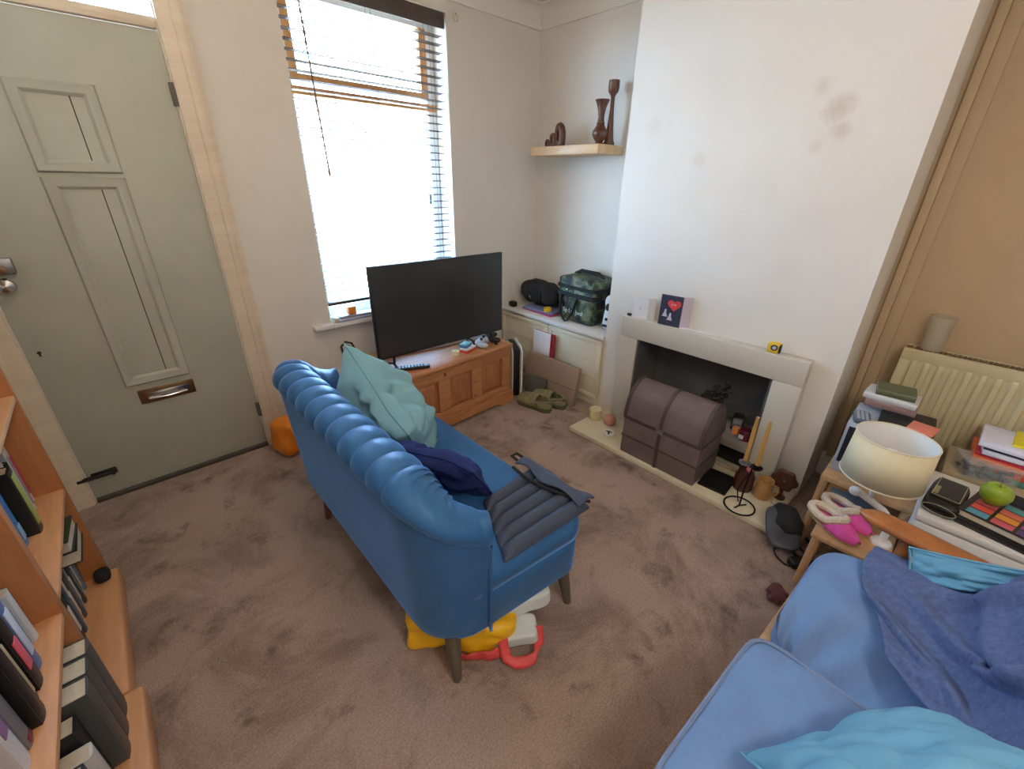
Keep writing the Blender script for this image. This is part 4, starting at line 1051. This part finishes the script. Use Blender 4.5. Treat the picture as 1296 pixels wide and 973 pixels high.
part('stem', B().tube([(.045,-.078,.01),(.045,-.080,.06),(.040,-.076,.11),(.022,-.045,.150),(.002,.0,.180),(-.008,.034,.198)], [.012]*6, 14).tube([(.004,.0,.182),(0,.002,.22),(0,0,.27)], .008, 10), 'white', lm)
part("socket", B().lathe([(0,.26),(.018,.262),(.020,.30),(.014,.315),(0,.315)], (0,0,0), 20), "white", lm)
part("stem_joint", B().sq((-.012,.044,.200), (.032,.038,.034), 2.2, n=6), "white", lm)
part('bulb', B().lathe([(0,.313),(.012,.316),(.014,.33),(.026,.355),(.027,.372),(.018,.39),(0,.397)], (0,0,0), 20), 'shadein', lm)
part('base', B().lathe([(0,0),(.033,0),(.034,.006),(.031,.012),(.014,.016),(0,.016)], (.045,-.078,0), 28), 'white', lm)

# ------------------------------------------------------------------ white drawer unit and clutter at the right
wu = thing('drawer_unit', 'low white drawer unit beside the front sofa arm carrying books and an apple', 'drawer unit', (0,0,0))
UX0, UX1, UY0, UY1, UT = 1.775, 2.15, -.62, -.118, .445
part('carcass', B().bb(UX0+.012, UX1, UY0, UY1, .0, UT-.022, .003), 'white', wu)
part('top', B().bb(UX0, UX1, UY0, UY1, UT-.022, UT, .004), 'white', wu)
for z0, z1 in ((.03,.155),(.162,.287),(.294,.416)):
    dr = part('drawer', B().bb(UX0, UX0+.012, UY0+.006, UY1-.006, z0, z1, .002), 'white', wu)
    part('handle', B().tube([(UX0,-.36,z1-.04),(UX0-.016,-.355,z1-.04),(UX0-.016,-.295,z1-.04),(UX0,-.29,z1-.04)], .004, 6), 'chrome', dr)
UZ = UT+.0005
pc_ = thing('leather_case', 'black stitched leather case with loop on the corner of the white drawer unit', 'case', (1.905,-.172,UZ), R(-6))
part('body', B().sq((0,0,.026), (.20,.095,.050), 6, n=8), cm((30,30,30), .4), pc_)
part('flap', B().sq((.012,.0,.053), (.16,.085,.008), 6, n=6), cm((44,44,48), .35), pc_)
part('stitching', B().tube([(.012+.074*x, .036*y, .0575) for x, y in [(cos(t)/max(abs(cos(t)),abs(sin(t)))*.98, sin(t)/max(abs(cos(t)),abs(sin(t)))*.98) for t in [2*pi*i/32 for i in range(32)]]], .0012, 4, closed=True).tube([(-.1015, .043*cos(t), .027+.016*sin(t)) for t in [2*pi*i/24 for i in range(24)]], .0012, 4, closed=True), cm((176,170,140)), pc_)
part('elastic_loop', B().sq((-.101,0,.027), (.006,.07,.022), 3, n=4), 'black', pc_)
part('label_strip', B().bb(-.05,.01,.022,.034,.0565,.0585), cm((150,146,110)), pc_)
# books with the colour-square cover
lay(.16,.25,.028, (40,38,40), 'black hardback under the patchwork covered book on the drawer unit', (1.872,-.345,UZ), R(-12), page='blackmat')
pbk = lay(.18,.25,.024, (34,32,38), 'book with coloured square patchwork cover under the green apple', (1.878,-.342,UZ+.0286), R(166))
cols = [[(96,160,190),(206,92,112),(92,70,120)],[(214,84,74),(222,150,60),(150,80,140)],[(176,84,84),(216,110,96),(190,84,96)],[(120,60,70),(84,150,160),(90,64,110)]]
q_all = []
for i in range(4):
    for j in range(4):
        c_ = cols[i][j % 3]
        part('cover_square', B().bb(-.172+ i*.042, -.172+i*.042+.036, .0115, .0128, .016+ j*.058, .016+j*.058+.050, .0003), cm(c_), pbk)
ap = thing('apple', 'shiny green apple resting on the patchwork covered book', 'apple', (1.935,-.272,UZ+.0286+.0262))
part('flesh', B().lathe([(0,.006),(.010,.002),(.022,.003),(.034,.018),(.0395,.036),(.038,.052),(.028,.066),(.015,.069),(.006,.064),(0,.060)], (0,0,0), 30), 'applegreen', ap)
part('stem', B().tube([(0,0,.060),(.002,0,.068),(.005,.002,.074)], .0014, 5), 'darkwood', ap)
# low wooden crate behind, plastic box and magazine pile
cr = thing('wooden_crate', 'beige wooden box under the clear plastic box beside the radiator', 'crate', (2.30,-.37,0))
part('box', B().bb(-.125,.13,-.25,.215,0,.43,.004), cm((190,176,150)), cr); part('lid', B().bb(-.13,.135,-.255,.22,.43,.45,.004), cm((178,162,134)), cr)
CZ = .4505
pb_ = thing('plastic_box', 'clear plastic box full of small dark pieces beside the apple', 'box', (2.235,-.255,CZ), R(24))
part('tub', B().bb(-.055,.055,-.075,.075,0,.062,.004), 'clearplastic', pb_)
part('lid', B().bb(-.058,.058,-.078,.078,.0625,.070,.003), 'clearplastic', pb_)
q = B(); rnd = random.Random(2)
for i in range(60): q.box((rnd.uniform(-.044,.044), rnd.uniform(-.064,.064), rnd.uniform(.008,.05)), (.016,.013,.011), (rnd.random()*3,rnd.random()*3,rnd.random()*3), .002)
ct = part('contents', q, cm((88,94,110)), pb_); ct['kind'] = 'stuff'
mags = [((.20,.27,.020),(92,140,128),'green spined magazine at the bottom of the pile by the radiator',-.40,2),
 ((.20,.28,.024),(206,84,56),'thick red orange book low in the magazine pile by the radiator',-.395,-3),
 ((.20,.28,.018),(228,120,70),'orange magazine in the middle of the pile by the radiator',-.385,1),
 ((.19,.27,.012),(196,50,84),'crimson magazine above the orange one in the pile',-.39,-2),
 ((.20,.28,.014),(214,214,232),'pale lilac magazine with dark edge in the pile by the radiator',-.40,3),
 ((.19,.26,.006),(40,44,56),'thin dark magazine between two pale ones in the pile',-.395,0),
 ((.205,.28,.016),(222,222,238),'white magazine near the top of the pile by the radiator',-.39,-2)]
z = CZ
for (w, h, t), c_, lb, y, a in mags:
    flat('magazine', lb, 'magazine', cm(c_), (2.33, y+.04, z), (w, h, t+.003), (0,0,R(a)), 'magazine pile by the radiator'); z += t+.0033
flat('magazine', 'yellow magazine on top of the pile by the radiator', 'magazine', cm((226,206,40)), (2.345,-.395,z), (.16,.20,.008), (0,0,R(-4)), 'magazine pile by the radiator')
tag(part('dark_pouch', B().sq((2.05,-.33,UZ+.026), (.06,.09,.05), 3, n=6), 'blackmat'), 'small black pouch behind the green apple', 'pouch')

# ------------------------------------------------------------------ front sofa with wooden frame (at the viewer's right)
fs2 = thing('wooden_sofa', 'wooden framed sofa with faded blue loose seat cushions in the right foreground', 'sofa', (.92,-.20,0), R(-3.3))
part('front_rail', B().bb(-.62, .50, .262, .298, .235, .315, .008), 'teak' if False else 'paleply', fs2)
part('back_rail', B().bb(-.62, .50, -.36, -.33, .235, .315, .008), 'paleply', fs2)
part('slat_base', B().bb(-.60, .49, -.33, .262, .275, .300, .003), 'paleply', fs2)
def armcurve(t): return V((.548-.03*sm(.0,.5,t)-.0*t, lerp(.245,-.40,t), .545+.012*sin(pi*t)-.01*t))
def armf(u, v):
    p = armcurve(u); a = 2*pi*v
    w = .040*(.72+.28*sm(0,.12,u)); 
    k = sm(-.03,.05,u)*sm(1.03,.95,u)
    return p+V((w*k*(abs(cos(a))**.7)*(1 if cos(a) > 0 else -1), 0, .016*k*(abs(sin(a))**.7)*(1 if sin(a) > 0 else -1)))
part('arm', B().grid(armf, 30, 20, cv=True), 'teak', fs2, ang=60)
part('arm_post', B().tube([(.540,.12,.535),(.545,.12,.40),(.548,.12,.2),(.55,.12,.0)], [.018,.022,.024,.018], 12), 'teak', fs2)
part('arm_post', B().tube([(.52,-.36,.53),(.52,-.37,.3),(.52,-.40,.0)], [.018,.022,.018], 12), 'teak', fs2)
part('side_rail', B().bb(.495, .535, -.36, .25, .24, .31, .008), 'teak', fs2)
for x in (-.60,): 
    for y in (.25,-.35): part('leg', B().tube([(x,y,.3),(x,y,0)], [.024,.018], 12), 'teak', fs2)
def puff(ax, ay, az, w):
    def f(p):
        x, y, z = p
        bul = (1-(x/ax)**2)*(1-(y/ay)**2)
        wr = noise.noise(V((x*5, y*7, 3)))*w+noise.noise(V((x*14, y*10, 8)))*w*.5
        zz = z*(1+.22*max(0, bul))+wr*(1 if z > 0 else 0)
        return (x+wr*.3, y+wr*.3, zz)
    return f
sc1 = part('seat_cushion', B().sq((-.255,.0,.388), (.485,.585,.135), 11, (0,0,0), 22, puff(.2425,.2925,.0675,.004)), 'bluecush', fs2, ang=80)
def loop(cx, cy, z, ax, ay, e, fn, n=96):
    pts = []
    for i in range(n):
        a = 2*pi*i/n; k = (abs(cos(a))**e+abs(sin(a))**e)**(-1/e)
        p = V((ax*cos(a)*k, ay*sin(a)*k, z))
        pts.append((cx+p.x, cy+p.y, z))
    return pts
part('piping', B().tube(loop(-.255,0,.4465,.2405,.2905,11,None), .0052, 6, closed=True).tube(loop(-.255,0,.33,.2405,.2905,11,None), .0052, 6, closed=True), 'piping', sc1)
def c2f(p):
    x, y, z = p
    q = puff(.245,.29,.07,.007)(p)
    x, y, z = q
    # slumped, pulled-in front left corner with radiating creases
    d = math.hypot(x+.24, y-.27)
    cr = .020*sin(math.atan2(y-.27, x+.24)*13)*sm(.34,.05,d)+.006*noise.noise(V((x*9+y*5, y*4-x*3, 4)))
    z = z+cr*(1 if z > 0 else .3)-.05*sm(.26,.0,d)*(1 if z > 0 else 0)-.08*sm(.08,-.245,x)*(1 if z > 0 else 0)
    y2 = y-.035*sm(-.08,-.24,x)*(1 if y > 0 else 0)
    return (x, y2, z+.010*sm(-.0,.24,x))
part('seat_cushion', B().sq((.245,-.004,.372), (.49,.58,.15), 5.5, (0,0,0), 30, c2f), 'bluecush', fs2, ang=85)
for cx in (-.255, .245):
    part('back_cushion', B().sq((cx,-.335,.62), (.485,.15,.46), 5.5, (R(14),0,0), 16, lambda p: (p.x, p.y*(1+.3*(1-(p.x/.245)**2)), p.z)), 'bluecush', fs2, ang=85)
# navy fleece throw over the seat and back
PROF = [(-.045,.466),(-.10,.474),(-.16,.482),(-.215,.500),(-.262,.545),(-.292,.61),(-.315,.69),(-.340,.77),(-.375,.835),(-.43,.862),(-.49,.845)]
def prof(s_):
    s_ = max(0, min(.9999, s_)); k = s_*(len(PROF)-1); i = int(k); f = k-i
    P = [V((*PROF[max(0, min(len(PROF)-1, j))], 0)) for j in (i-1, i, i+1, i+2)]
    return .5*((2*P[1])+(P[2]-P[0])*f+(2*P[0]-5*P[1]+4*P[2]-P[3])*f*f+(3*P[1]-P[0]-3*P[2]+P[3])*f**3)
def throw(u, v):
    fold = noise.noise(V((u*2.2, v*3.1, 1)))
    ridge = abs(noise.noise(V((u*2.6+v*1.9, v*1.5-u*.9, 6))))
    ridge2 = abs(noise.noise(V((u*1.2-v*1.4, u*1.9+v*2.1, 11))))
    s0 = .0+.11*(1-u)**2*1.6+.025*sin(u*7)
    s_ = lerp(s0, 1, v)
    p = prof(s_)
    xl = max(.80, 1.05-.50*v)-.02*sin(v*7); xr = 1.43-.07*sm(0,.5,v)
    x = lerp(xl, xr, u)
    up = .030*sm(.25,.0,ridge)+.022*sm(.2,0,ridge2)+.018*fold
    edge = min(1, 7*min(u, 1-u, v+.02))
    up = up*edge+.018*sm(.55,1,u)*(1-v)
    nz = V((0, 1, 0)) if s_ > .45 else V((0, .5, .8))
    return V((x, p.x-.045*(u-.5)*.5, p.y))+nz*(up+.004)+V((.012*noise.noise(V((v*7, u*3, 2))), 0, 0))
tag(part('throw', B().grid(throw, 70, 70), 'navy', ang=85, solid=.010, sub=1), 'navy blue fleece throw draped over the right half of the wooden framed sofa', 'blanket')
pillow('cushion', (.595,.012,.505), (.33,-.205,.015), (-.18,-.22,.26), .13, 'teal', 'teal cushion lying on the front seat cushion at the bottom edge of the photo', 'cushion', wr=.02, seed=5)
pillow('cushion', (1.325,-.13,.41), (.0,-.36,.15), (.065,.02,.145), .075, 'teal', 'teal cushion propped behind the navy throw against the sofa arm', 'cushion', wr=.03, seed=6)

# ------------------------------------------------------------------ bookcases along the left wall
def bookcase(y0, y1, xf, xp_, shelves, label, top):
    o = thing('bookcase', label, 'bookcase', (0,0,0))
    xb = XL+.008
    for (a, c_) in ((y0, y0+.018), (y1-.018, y1)): part('side_panel', B().bb(xb, xf, a, c_, .0, top, .0015), 'beechdk', o)
    part('back_panel', B().bb(xb, xb+.006, y0+.018, y1-.018, .08, top), 'beechdk', o, smooth=False)
    for z in shelves: part('shelf', B().bb(xb+.006, xf-.0015, y0+.018, y1-.018, z-.018, z, .0015), 'beech', o)
    part('plinth', B().bb(xb, xp_, y0+.002, y1-.002, .001, .082, .010, 3), 'beech', o)
    part('top_board', B().bb(xb, xf+.004, y0, y1, top, top+.018, .0015), 'beech', o)
    return o
XF = -.332
bookcase(1.300, 1.893, XF, -.306, (.48,.835,1.17), 'beech bookcase beside the front door, farther of the two', 1.5)
bookcase(.64, 1.297, XF+.002, -.277, (.46,.80,1.13), 'beech bookcase nearer the viewer in the bottom left corner', 1.5)
def upright(yc, z, w, h, t, col, label, x=-.40, lean=0, grp=None, **k):
    return book('book', w, h, t, col, label, (x, yc, z+.0006), (R(lean),0,0), grp, **k)
G1 = 'books on the upper shelf of the far bookcase'
W_ = (222,222,220)
upright(1.855, .48, .15, .215, .030, (226,214,214), 'white spined book with pink title touching the end panel of the far bookcase', -.402, title=(.15,.8,(206,70,110)))
upright(1.826, .48, .15, .20, .020, (70,74,82), 'thin dark grey book second from the end panel on the far bookcase', -.402)
upright(1.80, .48, .16, .22, .022, (196,198,196), 'thin pale grey book between dark spines on the far bookcase', -.395, title=(.1,.9,(150,150,150)))
upright(1.775, .48, .16, .19, .016, (28,28,30), 'thin black book right of the thin pale grey one on the far bookcase', -.395)
upright(1.738, .48, .16, .21, .034, (190,188,186), 'pale grey book left of the black and yellow green one on the far bookcase', -.398)
upright(1.668, .48, .18, .215, .050, (28,32,30), 'black book with yellow green spine panels on the far bookcase', -.375, title=(.12,.92,(168,180,92)))
upright(1.615, .48, .17, .195, .040, (70,124,176), 'blue spined book beside the yellow green one on the far bookcase', -.402, title=(.1,.35,(150,190,220)))
# lower compartment of the far bookcase
low = [((120,140,160),.21,'grey blue'),((206,204,196),.20,'off white'),((60,70,76),.21,'charcoal'),((178,190,196),.205,'pale blue'),((84,84,86),.215,'mid grey'),((210,206,180),.20,'pale cream'),((64,88,110),.20,'steel blue'),((40,44,46),.205,'near black')]
for i, (c_, h, nm) in enumerate(low):
    upright(1.845-i*.036, .082, .16, h, .030, c_, nm+' spine in the bottom row of the far bookcase', -.395-.004*(i % 2), title=(.2,.7,(230,230,226) if i % 2 else (120,124,126)))
def flatfe(w, h, t, col, label, c_, rz=0, **k):       # lying flat, fore-edge toward the room
    o = lay(w, h, t, col, label, c_, rz, **k); return o
flatfe(.15, .165, .046, (36,36,38), 'thick black book lying flat lowest on the bottom row of the far bookcase', (-.415,1.775,.2985), R(0))
flatfe(.15, .155, .040, (70,80,62), 'thick black and green book lying flat topmost in the far bookcase', (-.42,1.775,.3455), R(-3))
tag(part('black_pouch', B().sq((-.345,1.842,.106), (.045,.05,.045), 3.4, n=6), 'blackmat'), 'small black pouch in front of the books at the far end of the bottom shelf', 'pouch')
# middle shelf of the near bookcase
G2 = 'books on the middle shelf of the near bookcase'
near = [(1.262,.022,.19,(40,42,46),'dark book against the end panel of the near bookcase',-.42,None),
 (1.232,.03,.15,(206,208,206),'short white box like book by the end panel of the near bookcase',-.372,None),
 (1.186,.034,.21,(188,192,198),'pale grey book left of the blue patterned one in the near bookcase',-.375,(.1,.6,(120,128,140))),
 (1.138,.040,.215,(84,110,160),'blue and white patterned book in the near bookcase',-.362,(.2,.8,(206,214,228))),
 (1.086,.044,.215,(28,26,28),'black book with coral pink lettering in the near bookcase',-.358,(.25,.62,(232,96,112))),
 (1.040,.036,.22,(32,30,30),'black book with cream dotted title in the near bookcase',-.362,(.1,.75,(196,176,132))),
 (.994,.044,.225,(22,22,24),'largest plain black book in the near bookcase',-.350,None),
 (.948,.036,.19,(120,118,122),'grey book with dark red base line in the near bookcase',-.365,(.04,.12,(130,50,60))),
 (.902,.042,.185,(214,214,218),'white spined book at the near end of the middle shelf',-.366,(.5,.8,(150,110,160)))]
for (y, t, h, c_, lb, x, ti) in near: upright(y, .46, .17, h, t, c_, lb, x, title=ti)
# bottom: three grey binders
for y, lb in ((1.246,'farthest'),(1.182,'middle'),(1.118,'nearest')):
    o = book('binder', .20, .275, .058, (84,86,86), lb+' of three thick grey volumes on the bottom shelf of the near bookcase', (-.316, y, .083), (0,0,0), 'grey volumes on the bottom shelf')
upright(1.055, .082, .19, .25, .05, (34,36,40), 'black folder beside the three grey volumes on the bottom shelf', -.345)
upright(1.00, .082, .19, .21, .04, (220,220,220), 'white folder on the bottom shelf beside the black one', -.330)
upright(.95, .082, .18, .22, .04, (70,74,90), 'slate folder near the viewer on the bottom shelf', -.34)

# ------------------------------------------------------------------ daylight, added fill lights and camera
w = bpy.data.worlds.new('overcast_sky'); scn.world = w; w.use_nodes = True
nt = w.node_tree; bgn = nt.nodes['Background']
tc = nt.nodes.new('ShaderNodeTexCoord'); sx = nt.nodes.new('ShaderNodeSeparateXYZ'); rp = nt.nodes.new('ShaderNodeValToRGB')
nt.links.new(tc.outputs['Generated'], sx.inputs[0]); nt.links.new(sx.outputs['Z'], rp.inputs[0]); nt.links.new(rp.outputs[0], bgn.inputs[0])
rp.color_ramp.elements[0].color = SKY0; rp.color_ramp.elements[1].color = SKY1
bgn.inputs[1].default_value = WORLD
def portal(nm, loc, rot, sx_, sy_):
    l = bpy.data.lights.new(nm, 'AREA'); l.shape = 'RECTANGLE'; l.size = sx_; l.size_y = sy_
    l.cycles.is_portal = True
    o = bpy.data.objects.new(nm, l); COL.objects.link(o); o.location = loc; o.rotation_euler = rot
portal('window_portal', ((WX0+WX1)/2, DW+TH-.01, (WZ0+WZ1)/2), (R(-90),0,0), WX1-WX0, WZ1-WZ0)
portal('fanlight_portal', (.006, DW+.12, 2.205), (R(-90),0,0), .76, .36)
def area(nm, loc, rot, sx_, sy_, e, col, spread=180):
    l = bpy.data.lights.new(nm, 'AREA'); l.shape = 'RECTANGLE'; l.size = sx_; l.size_y = sy_; l.energy = e; l.color = col; l.spread = R(spread)
    o = bpy.data.objects.new(nm, l); COL.objects.link(o); o.location = loc; o.rotation_euler = rot; return o
sl = bpy.data.lights.new('sun', 'SUN'); sl.energy = SUN; sl.color = (1,.76,.50); sl.angle = R(1)
so_ = bpy.data.objects.new('sun', sl); COL.objects.link(so_); so_.rotation_euler = (R(42),0,R(12))
pl_ = bpy.data.lights.new('warm_fill_light', 'POINT'); pl_.energy = WARM_FILL; pl_.color = (1,.66,.36); pl_.shadow_soft_size = .08  # added warm fill for the upper walls, no light fitting there
po = bpy.data.objects.new('warm_fill_light', pl_); COL.objects.link(po); po.location = (.55,1.15,2.36)
lp_ = bpy.data.lights.new('back_fill_light', 'POINT'); lp_.energy = BACK_FILL; lp_.color = BACK_FILL_COL; lp_.shadow_soft_size = .12  # added fill behind the camera, not a lamp of the room
lo = bpy.data.objects.new('back_fill_light', lp_); COL.objects.link(lo); lo.location = (.25,-.75,2.2)

cam = bpy.data.cameras.new('camera'); co = bpy.data.objects.new('camera', cam); COL.objects.link(co)
f, pt, ya, ro, hh, psx, psy = 537.265388, .431264008, .752490065, .0169141353, 1.45029532, 3.08286990, -9.64639813
fw = V((sin(ya)*cos(pt), cos(ya)*cos(pt), -sin(pt))); rt = V((cos(ya), -sin(ya), 0)); upv = rt.cross(fw)
r2 = rt*cos(ro)+upv*sin(ro); u2 = -rt*sin(ro)+upv*cos(ro)
m = Matrix((r2, u2, -fw)).transposed().to_4x4(); m.translation = V((0,0,hh)); co.matrix_world = m
cam.sensor_fit = 'HORIZONTAL'; cam.sensor_width = 36; cam.lens = f/1296*36; cam.shift_x = -psx/1296; cam.shift_y = psy/1296; cam.clip_start = .02
scn.camera = co
vs = scn.view_settings; vs.view_transform = 'Standard'; vs.look = 'None'; vs.gamma = 1; vs.use_curve_mapping = False; vs.exposure = EXPO
